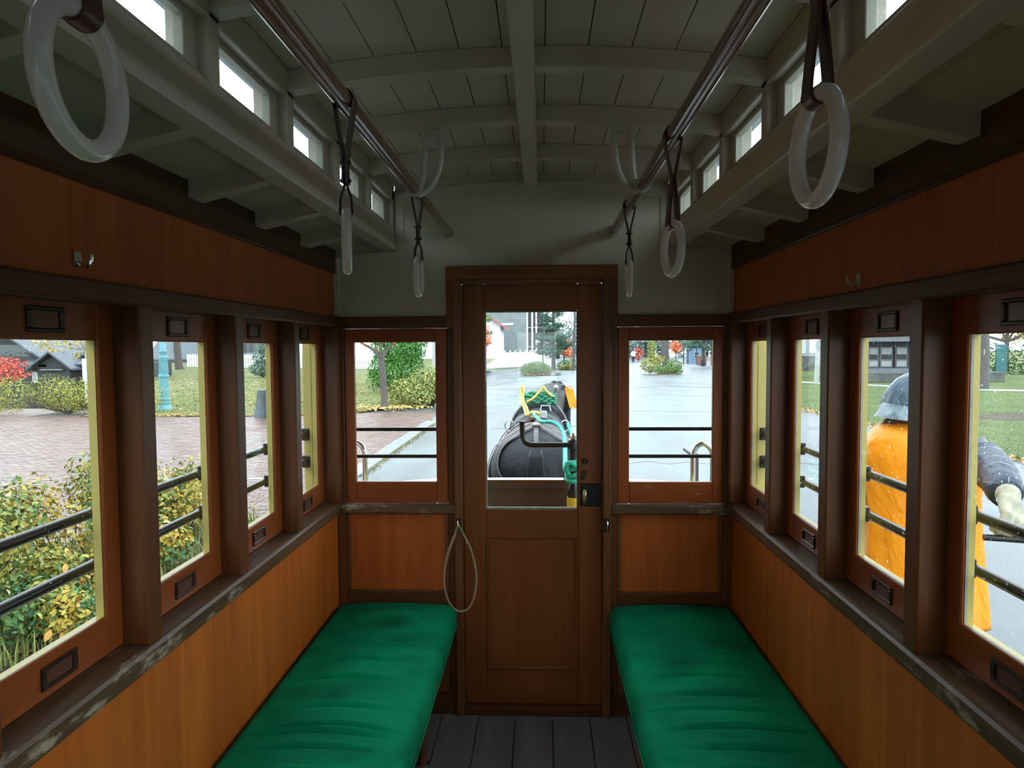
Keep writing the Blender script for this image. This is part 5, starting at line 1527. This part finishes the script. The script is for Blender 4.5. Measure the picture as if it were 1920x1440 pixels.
for x in (27.05, 27.55): MB().box(x, x + .06, 43.0, 43.06, GZ, 1.4).obj('leg', 'wood_grey_dark', t)

# unseen trees added on the plaza to block sky light from that side
for i, (x, y) in enumerate(((-7.4, -5.0), (-7.2, .4), (-7.6, 5.6))):
    tree('added_shade_tree', ['added shade tree behind the tram rear', 'added shade tree abreast of the tram', 'added shade tree past the shrub bed'][i], (x, y, GZ), 5.0, .16,
         [(x, y, 4.5, 2.2, 2.5, 2.2), (x + .3, y + 1.2, 3.5, 1.5, 1.4, 1.3), (x + .3, y - 1.2, 3.6, 1.5, 1.4, 1.3)], 5200, .22, 'leaf_bush', group='added unseen shade trees on the plaza', limbs=24)

# unseen timber house added along the plaza, cutting daylight through the shrub-side windows
h = thing('added_shade_house', (-13.5, -8, GZ), 'added unseen timber house cutting daylight along the plaza', 'house')
MB().box(-17, -11.6, -26, 8.6, GZ, 4.3).obj('wall', 'dark_timber', h)
gable(MB(), -17, -11.6, -26, 8.6, 4.3, 6.3, .6, .18, 'Y').obj('roof', 'roof_slate', h)
for k in range(6):
    y0 = -22 + 5.0 * k
    f = MB()
    for a, b, c, d in ((0, 1.5, 1.0, 1.08), (0, 1.5, 2.52, 2.6), (0, .08, 1.0, 2.6), (1.42, 1.5, 1.0, 2.6), (.71, .79, 1.0, 2.6)):
        f.box(-11.6, -11.54, y0 + a, y0 + b, GZ + c, GZ + d)
    o = f.obj('window', 'window_white', h)
    MB().box(-11.6, -11.57, y0 + .05, y0 + 1.45, GZ + 1.05, GZ + 2.55).obj('pane', 'window_dark', o)
# ================================================================ living figures
from mathutils.bvhtree import BVHTree
def capsule(mb, p0, r0, p1, r1, n=12):
    p0, p1 = Vector(p0), Vector(p1)
    mb.tube([p0, p1], [r0, r1], n)
    mb.ball(p0, r0, n); mb.ball(p1, r1, n)
def chain(mb, pts, n=12):
    for (a, ra), (b, rb) in zip(pts[:-1], pts[1:]): capsule(mb, a, ra, b, rb, n)
def fuse(mb, voxel, smooth=8):
    """one continuous skin around overlapping volumes"""
    me = mb.mesh('tmp', 'bark')
    o = bpy.data.objects.new('tmp', me); col.objects.link(o)
    m_ = o.modifiers.new('r', 'REMESH'); m_.mode = 'VOXEL'; m_.voxel_size = voxel
    s_ = o.modifiers.new('s', 'SMOOTH'); s_.iterations = smooth; s_.factor = .5
    dg = bpy.context.evaluated_depsgraph_get()
    out = bpy.data.meshes.new_from_object(o.evaluated_get(dg))
    bpy.data.objects.remove(o); bpy.data.meshes.remove(me)
    return out
def skin(name, me, mat, parent, label=None):
    me.materials.clear(); me.materials.append(MATS[mat])
    off = wloc(parent)
    me.transform(Matrix.Translation((-off[0], -off[1], -off[2])))
    me.polygons.foreach_set('use_smooth', [True] * len(me.polygons))
    me.name = name
    return link(name, me, parent, label=label)

# ---------------------------------------------------------------- the horse
def furmat():
    m, nt, b = new_mat('black_fur')
    n = noise(nt, 40, 5, objvec(nt, (1, .35, .5)), .7); n0 = noise(nt, 2.5, 3, objvec(nt))
    r = ramp(nt, [(.35, (.006, .007, .010)), (.65, (.020, .022, .030))])
    nt.links.new(n0.outputs['Fac'], r.inputs['Fac']); nt.links.new(r.outputs['Color'], b.inputs['Base Color'])
    b.inputs['Roughness'].default_value = .40
    b.inputs['Specular IOR Level'].default_value = .22
    bump(nt, b, n.outputs['Fac'], .7, .012)
furmat()
plain('hoof', (0.05, 0.042, 0.038), 0.5)
plain('harness_brown', (0.30, 0.20, 0.19), 0.35, var=0.25, scale=12)
plain('harness_black', (0.075, 0.075, 0.082), 0.35, var=0.2)
plain('rope_teal', (0.05, 0.55, 0.43), 0.6, var=0.12, scale=60, bmp=0.2)
plain('rope_green', (0.02, 0.30, 0.15), 0.7, var=0.2, scale=60, bmp=0.2)
plain('rope_yellow', (0.72, 0.55, 0.14), 0.7, var=0.15, scale=60, bmp=0.2)
plain('flag_orange', (0.95, 0.36, 0.02), 0.5, var=0.05)
H = thing('horse', (0, 5.6, GZ), 'wet black draught horse in harness ahead of the tram', 'horse')
mb = MB()
for c, r in (((0, 5.22, .55), (.345, .47, .385)), ((-.15, 5.14, .58), (.21, .32, .30)), ((.15, 5.14, .58), (.21, .32, .30)), ((0, 5.75, .55), (.35, .62, .37)), ((0, 6.25, .57), (.31, .50, .40)), ((0, 6.28, .84), (.13, .36, .15)), ((0, 6.62, .55), (.24, .22, .30)), ((0, 5.3, .82), (.15, .35, .13))):
    mb.ball(c, r, 20)
chain(mb, [((0, 6.45, .70), .27), ((.05, 6.80, .90), .20), ((.13, 7.08, 1.02), .155), ((.19, 7.24, 1.06), .125)], 14)
chain(mb, [((.19, 7.22, 1.05), .125), ((.24, 7.42, .90), .115), ((.28, 7.60, .72), .080), ((.30, 7.70, .62), .072)], 14)
for s in (-1, 1):
    capsule(mb, (.19 + s * .075, 7.16, 1.13), .032, (.19 + s * .115, 7.06, 1.155), .012, 8)
    chain(mb, [((s * .19, 5.12, .42), .20), ((s * .20, 5.30, .16), .135), ((s * .185, 5.10, .02), .085), ((s * .18, 4.94, -.01), .066), ((s * .18, 4.98, -.33), .048), ((s * .18, 5.01, -.40), .060), ((s * .18, 5.06, -.45), .070)], 12)
    chain(mb, [((s * .17, 6.42, .40), .16), ((s * .165, 6.40, .12), .095), ((s * .16, 6.47, -.06), .066), ((s * .16, 6.48, -.33), .046), ((s * .16, 6.49, -.40), .058), ((s * .16, 6.54, -.45), .068)], 12)
hm = fuse(mb, .022, 10)
BV = BVHTree.FromPolygons([v.co.copy() for v in hm.vertices], [tuple(p.vertices) for p in hm.polygons])
skin('body', hm, 'black_fur', H)
mb = MB()
rr = random.Random(6)
for k in range(36):
    x0 = rr.uniform(-.03, .03)
    p = bez((x0, 4.78, .82), (x0 * 2, 4.66, .75), (x0 * 2.5 + rr.uniform(-.03, .03), 4.66, .3), (x0 * 3 + rr.uniform(-.04, .04), 4.70, rr.uniform(-.18, .05)), 8)
    mb.tube(p, [.012 - .009 * i / 8 for i in range(9)], 5)
mb.obj('tail', 'black_fur', H, smooth='all')
mb = MB()
for k in range(60):
    u = rr.random()
    a = Vector((0, 6.52, 1.0)).lerp(Vector((.19, 7.22, 1.19)), u) + Vector((rr.uniform(-.02, .02), 0, -.02))
    d = Vector((.10 + rr.uniform(-.02, .05), -.03, -.20 - rr.uniform(0, .1)))
    mb.tube(bez(a, a + Vector((.05, 0, .05)), a + d * .6 + Vector((.06, 0, 0)), a + d, 5), [.014, .014, .013, .011, .008, .003], 5)
mb.obj('mane', 'black_fur', H, smooth='all')
for s in (-1, 1):
    for x, y in ((s * .18, 5.07), (s * .16, 6.55)):
        MB().lathe([(.082, 0.0), (.080, .02), (.066, .085)], (x, y, GZ), 12).obj('hoof', 'hoof', H, smooth=True)
for s in (-1, 1):
    MB().ball((.225 + s * .098, 7.36, .985), .020, 8).obj('eye', 'harness_black', H, smooth='all')

# ---------------------------------------------------------------- harness
HN = bpy.data.objects.new('harness', None); col.objects.link(HN); HN.parent = H; LOC[HN.name] = wloc(H)
HN['label'] = 'leather harness with pad, collar and coloured ropes'
def on_body(th, y, out=.006, zc=.58):
    d = Vector((math.sin(th), 0, math.cos(th)))
    o = Vector((0, y, zc)) + d * 1.2
    h = BV.ray_cast(o, -d)
    if h[0] is None: return Vector((0, y, zc)) + d * .35
    return h[0] + h[1] * out
def band(name, mat, f, a0, a1, w, th=.008, n=40, out=.006):
    """strap over the body: f(angle) gives y"""
    pts = [on_body(rd(a0 + (a1 - a0) * i / n), f(a0 + (a1 - a0) * i / n), out) for i in range(n + 1)]
    vs = []
    for i, p in enumerate(pts):
        t = (pts[min(i + 1, n)] - pts[max(0, i - 1)]).normalized()
        d = Vector((0, 1, 0)); d = (d - t * d.y).normalized(); nn = t.cross(d)
        if nn.dot(p - Vector((0, p.y, .58))) < 0: nn = -nn
        for sx, sz in ((-1, 0), (1, 0), (1, 1), (-1, 1)): vs.append(p + d * w / 2 * sx + nn * th * sz)
    fs = []
    for i in range(n):
        for k in range(4):
            l = (k + 1) % 4
            fs.append((i * 4 + k, i * 4 + l, (i + 1) * 4 + l, (i + 1) * 4 + k))
    fs += [(0, 1, 2, 3), tuple(n * 4 + k for k in range(4))]
    return MB().add(vs, fs).obj(name, mat, HN)
band('hip_strap', 'harness_black', lambda a: 5.17 - .0040 * abs(a), -100, 100, .034, .010)
band('breeching', 'harness_brown', lambda a: 5.42 - .0048 * abs(a), -110, 110, .040, .010)
band('back_pad', 'harness_brown', lambda a: 5.98, -100, 100, .15, .022)
band('pad_trim', 'harness_black', lambda a: 5.92, -100, 100, .018, .010, out=.028)
band('pad_trim', 'harness_black', lambda a: 6.03, -100, 100, .018, .010, out=.028)
band('girth', 'harness_black', lambda a: 5.98, 100, 260, .08)
pts = [on_body(0, 4.92 + 1.03 * i / 14, .010) for i in range(15)]
MB().tube(pts, 1, 8, flat=(.008, .036), up=(0, 0, 1)).obj('crupper_strap', 'harness_black', HN, smooth=True)
p = on_body(0, 5.17, .02)
MB().box(p.x - .032, p.x + .032, p.y - .03, p.y + .03, p.z - .008, p.z + .012, .004).obj('hip_plate', 'chrome', HN)
p = on_body(rd(8), 5.98, .045)
MB().box(p.x - .028, p.x + .028, p.y - .012, p.y + .012, p.z - .02, p.z + .045, .008).obj('pad_buckle', 'trim_grey', HN)
MB().tube([(p.x - .03, p.y + .02, p.z + .04), (p.x - .02, p.y + .05, p.z + .085), (p.x + .05, p.y + .05, p.z + .085), (p.x + .06, p.y + .02, p.z + .04)], .006, 8).obj('bearing_hook', 'trim_grey', HN, smooth=True)
for th in (-38, 40):
    c = on_body(rd(th), 6.02, .06)
    MB().tube([(c.x + .036 * math.cos(a), c.y, c.z + .048 * math.sin(a)) for a in [2 * math.pi * i / 20 for i in range(20)]], .005, 8, closed=True).obj('terret_ring', 'chrome', HN, smooth=True)
# collar and hames
cp = []
for i in range(36):
    a = 2 * math.pi * i / 36
    cp.append((.02 + .25 * math.sin(a), 6.62 - .10 * math.cos(a), .70 + .32 * math.cos(a)))
MB().tube(cp, .040, 10, closed=True).obj('collar', 'harness_black', HN, smooth='all')
for s in (-1, 1):
    MB().tube(smoothpath([(.02 + s * .26, 6.58, .55), (.02 + s * .24, 6.54, .85), (.02 + s * .13, 6.50, 1.03), (.02 + s * .155, 6.48, 1.15)], 5), .014, 8).obj('hame', 'harness_black', HN, smooth=True)
    MB().ball((.02 + s * .155, 6.48, 1.16), .022, 10).obj('hame_ball', 'rope_yellow' if s < 0 else 'chrome', HN, smooth='all')
# green rope wound between the hame tips
mb = MB()
for k in range(8):
    z0 = 1.005 + .013 * k
    q = [(-.125 + .30 * i / 14, 6.47 - .03 * math.sin(i * 1.3 + k * 2.1), z0 + .006 * math.sin(i * 1.1 + k * 2.3) + .02 * math.sin(math.pi * i / 14)) for i in range(15)]
    mb.tube(smoothpath(q, 3), .0115, 7)
mb.obj('wound_rope', 'rope_green', HN, smooth='all')
MB().tube(smoothpath([(-.10, 6.44, 1.03), (-.04, 6.43, 1.06), (.02, 6.43, 1.12), (.06, 6.43, 1.165), (.085, 6.43, 1.13), (.13, 6.44, 1.09), (.165, 6.45, 1.08)], 6), .011, 8).obj('lashing', 'rope_yellow', HN, smooth=True)
pb = on_body(rd(-10), 6.0, .05)
mb = MB()
for dx in (-.012, .012):
    mb.tube(smoothpath([(-.135 + dx, 6.47, 1.15), (-.135 + dx, 6.40, 1.05), (-.10 + dx, 6.15, 1.0), (pb.x + dx, pb.y, pb.z)], 6), .010, 8)
mb.tube(smoothpath([(pb.x, pb.y, pb.z), (pb.x + .04, pb.y - .02, pb.z + .03), (pb.x + .10, pb.y, pb.z + .02), (pb.x + .12, pb.y, pb.z - .01), (pb.x + .03, pb.y - .02, pb.z - .01)], 6), .013, 8)
mb.obj('tie_rope', 'rope_yellow', HN, smooth='all')
# bridle with orange flag
MB().tube(smoothpath([(.30, 7.20, .95), (.24, 7.16, 1.10), (.17, 7.16, 1.185), (.10, 7.16, 1.10)], 6), .012, 8).obj('headstall', 'harness_black', HN, smooth=True)
mb = MB()
for i, (u, v) in enumerate(((.30, 1.14), (.335, 1.15), (.10, 1.13), (.12, 1.09), (.17, 1.02))):
    mb.ball((u, 7.02 - .02 * i, v), (.022, .012, .018), 8)
mb.obj('bridle_rosette', 'ring_plastic', HN, smooth='all')
vs = []
for i in range(7):
    u = i / 6
    for k in range(4):
        vs.append((.27 + .05 * u + .085 * k / 3, 6.98 - .03 * math.sin(k + u * 3), 1.125 - .20 * u + .012 * math.sin(k * 2)))
fs = [(i * 4 + k, i * 4 + k + 1, i * 4 + k + 5, i * 4 + k + 4) for i in range(6) for k in range(3)]
n0 = len(vs)
vs2 = [(x, y + .006, z) for x, y, z in vs]
edge = [(0, 1), (1, 2), (2, 3)] + [(i * 4 + 3, i * 4 + 7) for i in range(6)] + [(27, 26), (26, 25), (25, 24)] + [(i * 4 + 4, i * 4) for i in reversed(range(6))]
fs += [tuple(q + n0 for q in reversed(f)) for f in fs[:18]] + [(a, b, b + n0, a + n0) for a, b in edge]
MB().add(vs + vs2, fs).obj('orange_flag', 'flag_orange', HN, smooth=True)
# reins
q = on_body(rd(6), 5.22, .03)
RN = thing('rein_rope', (.19, 3.70, .86), 'turquoise rein rope tied to the brake column', 'rope')
P = [(pb.x + .05, pb.y - .03, pb.z + .02), (.0, 5.65, .965), (q.x, q.y, q.z + .01), (.13, 5.08, .985), (.19, 4.95, .935), (.188, 4.5, .905), (.176, 4.1, .893), (.165, 3.74, .882), (.172, 3.70, .875)]
MB().tube(smoothpath(P, 8), .0135, 10).obj('rein', 'rope_teal', RN, smooth=True)
MB().tube(smoothpath([(.188, 4.5, .905), (.180, 4.2, .85), (.176, 3.78, .84)], 8), .0125, 10).obj('rein_tail', 'rope_teal', RN, smooth=True)
mb = MB()
for k in range(4):
    z = .835 + .026 * k
    mb.tube([(.205 + .034 * math.cos(a), 3.70 + .034 * math.sin(a), z + .012 * math.sin(a + k)) for a in [2 * math.pi * i / 16 for i in range(16)]], .0125, 8, closed=True)
mb.tube(smoothpath([(.18, 3.665, .86), (.165, 3.65, .90), (.19, 3.645, .925), (.235, 3.65, .89)], 5), .0125, 8)
mb.obj('hitch', 'rope_teal', RN, smooth='all')
a = on_body(rd(40), 6.02, .09)
R2 = thing('rein_line', tuple(a), 'turquoise rein hanging from the pad ring on the flank', 'rope')
MB().tube(smoothpath([tuple(a), tuple(on_body(rd(52), 5.8, .03)), tuple(on_body(rd(60), 5.4, .03)), (.37, 4.9, .78), (.40, 4.4, .70), (.42, 3.9, .72)], 6), .0135, 10).obj('rein', 'rope_teal', R2, smooth=True)

# ---------------------------------------------------------------- person in the orange raincoat
def coatmat(name, c, rough, bmp):
    m, nt, b = new_mat(name)
    n = noise(nt, 5.0, 4, objvec(nt, (1, 1, .45)), .55, .8)
    r = ramp(nt, [(.3, [v * .86 for v in c]), (.7, c)])
    nt.links.new(n.outputs['Fac'], r.inputs['Fac']); nt.links.new(r.outputs['Color'], b.inputs['Base Color'])
    b.inputs['Roughness'].default_value = rough
    b.inputs['Specular IOR Level'].default_value = .3
    bump(nt, b, n.outputs['Fac'], bmp, .05)
coatmat('rain_orange', (1.0, .34, .016), .34, .9)
coatmat('rain_navy', (.035, .055, .090), .36, .8)
coatmat('hood_blue', (.070, .115, .165), .3, .6)
plain('clear_vinyl', (0.24, 0.32, 0.40), 0.22, var=0.6, scale=16, bmp=0.5)
plain('work_glove', (0.40, 0.375, 0.29), 0.85, var=0.3, scale=22, bmp=0.5)
plain('scarf_red', (0.13, 0.035, 0.028), 0.8, var=0.5, scale=40)
plain('skin_tone', (0.50, 0.32, 0.24), 0.5, var=0.05)
plain('hair_dark', (0.02, 0.016, 0.014), 0.5)
plain('trousers', (0.03, 0.034, 0.045), 0.7)
plain('boot', (0.02, 0.02, 0.02), 0.4)
PXc, PY = 1.69, 3.10
PN = thing('person', (PXc, PY, GZ), 'person in an orange raincoat and blue rain hood reaching back beside the tram', 'person')
hx, hy, hz = 1.632, 3.13, 1.262       # head centre
mb = MB()
mb.ball((hx, hy, hz), (.078, .095, .115), 16)
mb.ball((hx, hy + .055, hz - .06), (.055, .05, .055), 12)           # jaw
mb.ball((hx, hy + .100, hz - .015), (.014, .022, .024), 8)          # nose
for s in (-1, 1): mb.ball((hx + s * .079, hy, hz - .01), (.014, .022, .032), 8)
chain(mb, [((hx, hy - .01, hz - .06), .052), ((hx + .03, hy - .02, hz - .19), .058)])
mb.ball((PXc, PY, .98), (.19, .12, .20), 16); mb.ball((PXc, PY, .72), (.165, .115, .22), 16); mb.ball((PXc, PY, .44), (.17, .12, .16), 16)
RS = (1.845, 3.05, 1.065)
chain(mb, [((PXc, PY, 1.06), .085), (RS, .066), ((1.785, 2.78, 1.035), .046), ((1.678, 2.53, .995), .034), ((1.664, 2.485, .982), .034)])
chain(mb, [((PXc, PY, 1.06), .085), ((1.525, 3.10, 1.06), .064), ((1.485, 3.18, .80), .045), ((1.52, 3.36, .66), .034), ((1.54, 3.44, .67), .038)])
for s in (-1, 1):
    chain(mb, [((PXc + s * .085, PY, .40), .100), ((PXc + s * .095, PY + .02 + s * .05, -.02), .062), ((PXc + s * .10, PY - .01 + s * .06, -.40), .045), ((PXc + s * .10, PY + .02 + s * .06, -.455), .043), ((PXc + s * .105, PY + .13 + s * .06, -.475), .034)])
skin('body', fuse(mb, .011, 6), 'skin_tone', PN)
for s in (-1, 1):
    MB().ball((hx + s * .030, hy + .088, hz + .012), .011, 8).obj('eye', 'harness_black', PN, smooth='all')
MB().tube([(hx - .022, hy + .092, hz - .055), (hx, hy + .098, hz - .057), (hx + .022, hy + .092, hz - .055)], .005, 6).obj('mouth', 'leaf_piece_orange', PN, smooth=True)
MB().ball((hx, hy - .012, hz + .025), (.084, .098, .105), 14).obj('hair', 'hair_dark', PN, smooth='all')
# raincoat: loft with soft folds
def loft(rows, n, fold=0.0, seed=1, fr=5):
    rr = random.Random(seed)
    ph = [rr.uniform(0, 6.28) for _ in range(8)]
    vs, fs = [], []
    for i, (cx, cy, z, rx_, ry_) in enumerate(rows):
        k = i / (len(rows) - 1)
        for j in range(n):
            a = 2 * math.pi * j / n
            q = 1 + fold * k * (.6 * math.sin(fr * a + ph[0] + 2 * k) + .4 * math.sin((fr * 2 + 1) * a + ph[1] - 3 * k)) + .25 * fold * math.sin(3 * a + 9 * k + ph[2])
            vs.append((cx + rx_ * q * math.cos(a), cy + ry_ * q * math.sin(a), z + .012 * fold * 6 * math.sin(2 * a + ph[3])))
    for i in range(len(rows) - 1):
        for j in range(n):
            l = (j + 1) % n
            fs.append((i * n + j, i * n + l, (i + 1) * n + l, (i + 1) * n + j))
    return MB().add(vs, fs)
rows = [(1.640, 3.12, 1.215, .070, .075), (1.648, 3.115, 1.195, .105, .100), (1.665, 3.11, 1.165, .175, .135), (1.675, 3.105, 1.12, .220, .155), (1.68, 3.10, 1.06, .243, .168), (1.682, 3.10, .96, .246, .172), (1.684, 3.10, .82, .240, .170), (1.686, 3.10, .66, .246, .178), (1.69, 3.10, .50, .254, .188), (1.69, 3.10, .38, .262, .196), (1.69, 3.10, .32, .265, .20), (1.69, 3.10, .322, .258, .193)]
R3 = []
for (a, b) in zip(rows[:-1], rows[1:]):
    for k in range(3): R3.append(tuple(p + (q - p) * k / 3 for p, q in zip(a, b)))
R3.append(rows[-1])
loft(R3, 64, .06, 3).obj('raincoat', 'rain_orange', PN, smooth='all')
def sleeve(pts, name, mat, seed):
    q = smoothpath([p for p, r in pts], 6)
    n = len(q)
    rs = []
    rr = random.Random(seed)
    for i in range(n):
        f = i / (n - 1) * (len(pts) - 1); k = min(int(f), len(pts) - 2)
        r_ = pts[k][1] + (pts[k + 1][1] - pts[k][1]) * (f - k)
        rs.append(r_ * (1 + .075 * math.sin(i * 2.3 + seed)))
    return MB().tube(q, rs, 16).obj(name, mat, PN, smooth='all')
sleeve([((1.815, 3.06, 1.075), .088), ((1.832, 2.92, 1.05), .080), ((1.785, 2.78, 1.035), .072), ((1.720, 2.63, 1.020), .062), ((1.678, 2.535, .996), .054)], 'sleeve', 'rain_navy', 1)
sleeve([((1.55, 3.10, 1.06), .085), ((1.500, 3.14, .92), .074), ((1.487, 3.19, .80), .068), ((1.505, 3.29, .70), .058), ((1.525, 3.38, .665), .050)], 'sleeve', 'rain_navy', 2)
# hood with clear brim
rows = [(hx + .02, hy - .01, 1.408, .008, .010), (hx + .018, hy - .01, 1.402, .032, .040), (hx + .014, hy - .01, 1.384, .058, .072), (hx + .008, hy - .012, 1.352, .080, .098), (hx, hy - .015, 1.31, .096, .114), (hx, hy - .018, 1.272, .106, .124)]
loft(rows, 36, .05, 5).obj('hood', 'hood_blue', PN, smooth='all')
rows = [(hx, hy - .018, 1.274, .1065, .1245), (hx, hy - .02, 1.25, .113, .130), (hx, hy - .022, 1.228, .122, .138), (hx, hy - .022, 1.212, .130, .146)]
loft(rows, 36, .05, 6).obj('hood_brim', 'clear_vinyl', PN, smooth='all')
loft([(hx + .01, hy - .01, 1.226, .070, .080), (hx + .012, hy - .01, 1.214, .085, .095), (hx + .018, hy - .01, 1.200, .112, .108), (hx + .02, hy - .01, 1.188, .118, .112)], 28, .08, 9).obj('scarf', 'scarf_red', PN, smooth='all')
# gloves: palm, four curled fingers, thumb
def glove(wr, fw, up, label):
    """wr wrist point, fw direction of the hand, up back of the hand"""
    W_, F_ = Vector(wr), Vector(fw).normalized()
    U_ = (Vector(up) - F_ * Vector(up).dot(F_)).normalized(); S_ = F_.cross(U_)
    L = lambda a, b, c: W_ + F_ * a + S_ * b + U_ * c
    mb = MB()
    chain(mb, [(L(-.025, 0, 0), .040), (L(-.005, 0, 0), .036), (L(.02, 0, 0), .034)])
    for b in (-.028, 0, .028): capsule(mb, L(.015, b * .8, 0), .024, L(.082, b * 1.25, .004), .019)
    for k, b in enumerate((-.040, -.014, .013, .038)):
        l = (.038, .044, .041, .032)[k]
        p0 = L(.085, b, .004); p1 = L(.085 + l * .85, b * 1.05, -.012); p2 = L(.085 + l * .95, b, -.012 - l * .8); p3 = L(.085 + l * .35, b * .9, -.022 - l * 1.15)
        chain(mb, [(p0, .0130), (p1, .0122), (p2, .0112), (p3, .0100)], 10)
    chain(mb, [(L(.018, -.036, -.004), .017), (L(.050, -.064, -.020), .0145), (L(.082, -.058, -.040), .0125), (L(.100, -.036, -.048), .0105)], 10)
    return skin('glove', fuse(mb, .0052, 3), 'work_glove', PN)
glove((1.660, 2.490, .985), (-.30, -.72, -.62), (.55, -.45, .70), '')
glove((1.535, 3.42, .668), (.12, 1, .05), (-.5, 0, 1), '')
w_ = thing('whip_handle', (1.655, 2.36, .93), 'dark stick held in the pale work glove', 'stick')
MB().tube([(1.70, 2.372, .935), (1.655, 2.372, .932), (1.56, 2.372, .925), (1.30, 2.372, .90)], .011, 10).obj('shaft', 'black_iron', w_, smooth=True) if False else MB().tube([(1.690, 2.400, .868), (1.545, 2.440, .868)], [.012, .011], 10).obj('shaft', 'black_iron', w_, smooth=True)
for s in (-1, 1):
    sx = PXc + s * .095
    loft([(sx - s * .01, PY, .42, .110, .115), (sx, PY + .02 + s * .03, .15, .098, .102), (sx, PY + .02 + s * .05, -.05, .084, .088), (sx, PY + s * .06, -.25, .072, .076), (sx, PY + s * .06, -.40, .068, .075)], 20, .03, 8 + s).obj('trouser_leg', 'trousers', PN, smooth='all')
    mb = MB(); chain(mb, [((sx, PY + s * .06, -.26), .070), ((sx, PY + s * .06, -.40), .062), ((sx, PY + .01 + s * .06, -.448), .050), ((sx, PY + .14 + s * .06, -.462), .038)])
    skin('boot', fuse(mb, .012, 3), 'boot', PN)

# ---------------------------------------------------------------- passers-by far down the road
def walker(x, y, label, top, low, pack, h=1.7):
    t = thing('person', (x, y, GZ), label, 'person', 'far pedestrians')
    k = h / 1.7
    Z = lambda z: GZ + z * k
    mb = MB()
    mb.ball((x, y, Z(1.585)), (.085, .10, .115), 12); capsule(mb, (x, y, Z(1.48)), .055, (x, y, Z(1.36)), .07)
    mb.ball((x, y, Z(1.22)), (.20, .12, .22), 14); mb.ball((x, y, Z(.98)), (.165, .115, .2), 14)
    for s in (-1, 1):
        chain(mb, [((x + s * .19, y, Z(1.36)), .065), ((x + s * .235, y + .02, Z(1.08)), .05), ((x + s * .22, y - .08 * s, Z(.84)), .04)])
        chain(mb, [((x + s * .09, y, Z(.90)), .10), ((x + s * .095, y + s * .07, Z(.48)), .065), ((x + s * .10, y + s * .05, Z(.08)), .045), ((x + s * .10, y + .12 + s * .05, Z(.04)), .035)])
    skin('body', fuse(mb, .03, 4), 'skin_tone', t)
    loft([(x, y, Z(1.45), .09, .09), (x, y, Z(1.36), .22, .13), (x, y, Z(1.15), .235, .15), (x, y, Z(.95), .225, .15), (x, y, Z(.84), .235, .16)], 18, .03, 2).obj('jacket', top, t, smooth='all')
    for s in (-1, 1):
        loft([(x + s * .09, y, Z(.88), .115, .12), (x + s * .095, y + s * .07, Z(.48), .085, .09), (x + s * .10, y + s * .05, Z(.08), .07, .08)], 14, .02, 4).obj('trouser_leg', low, t, smooth='all')
        MB().tube([(x + s * .20, y, Z(1.36)), (x + s * .245, y + .02, Z(1.08)), (x + s * .225, y - .08 * s, Z(.86))], [.08, .065, .055], 10).obj('sleeve', top, t, smooth=True)
    MB().ball((x, y - .01, Z(1.62)), (.092, .105, .10), 10).obj('hair', 'hair_dark', t, smooth='all')
    if pack: MB().box(x - .15, x + .15, y - .28, y - .13, Z(1.0), Z(1.4), .05).obj('backpack', 'trousers', t)
walker(1.78, 75, 'far pedestrian in dark jacket and pale trousers beside the pine trunk', 'rain_navy', 'window_white', True)
walker(12.0, 92, 'far pedestrian in a white top at the rail curve', 'white_paint', 'trousers', False)
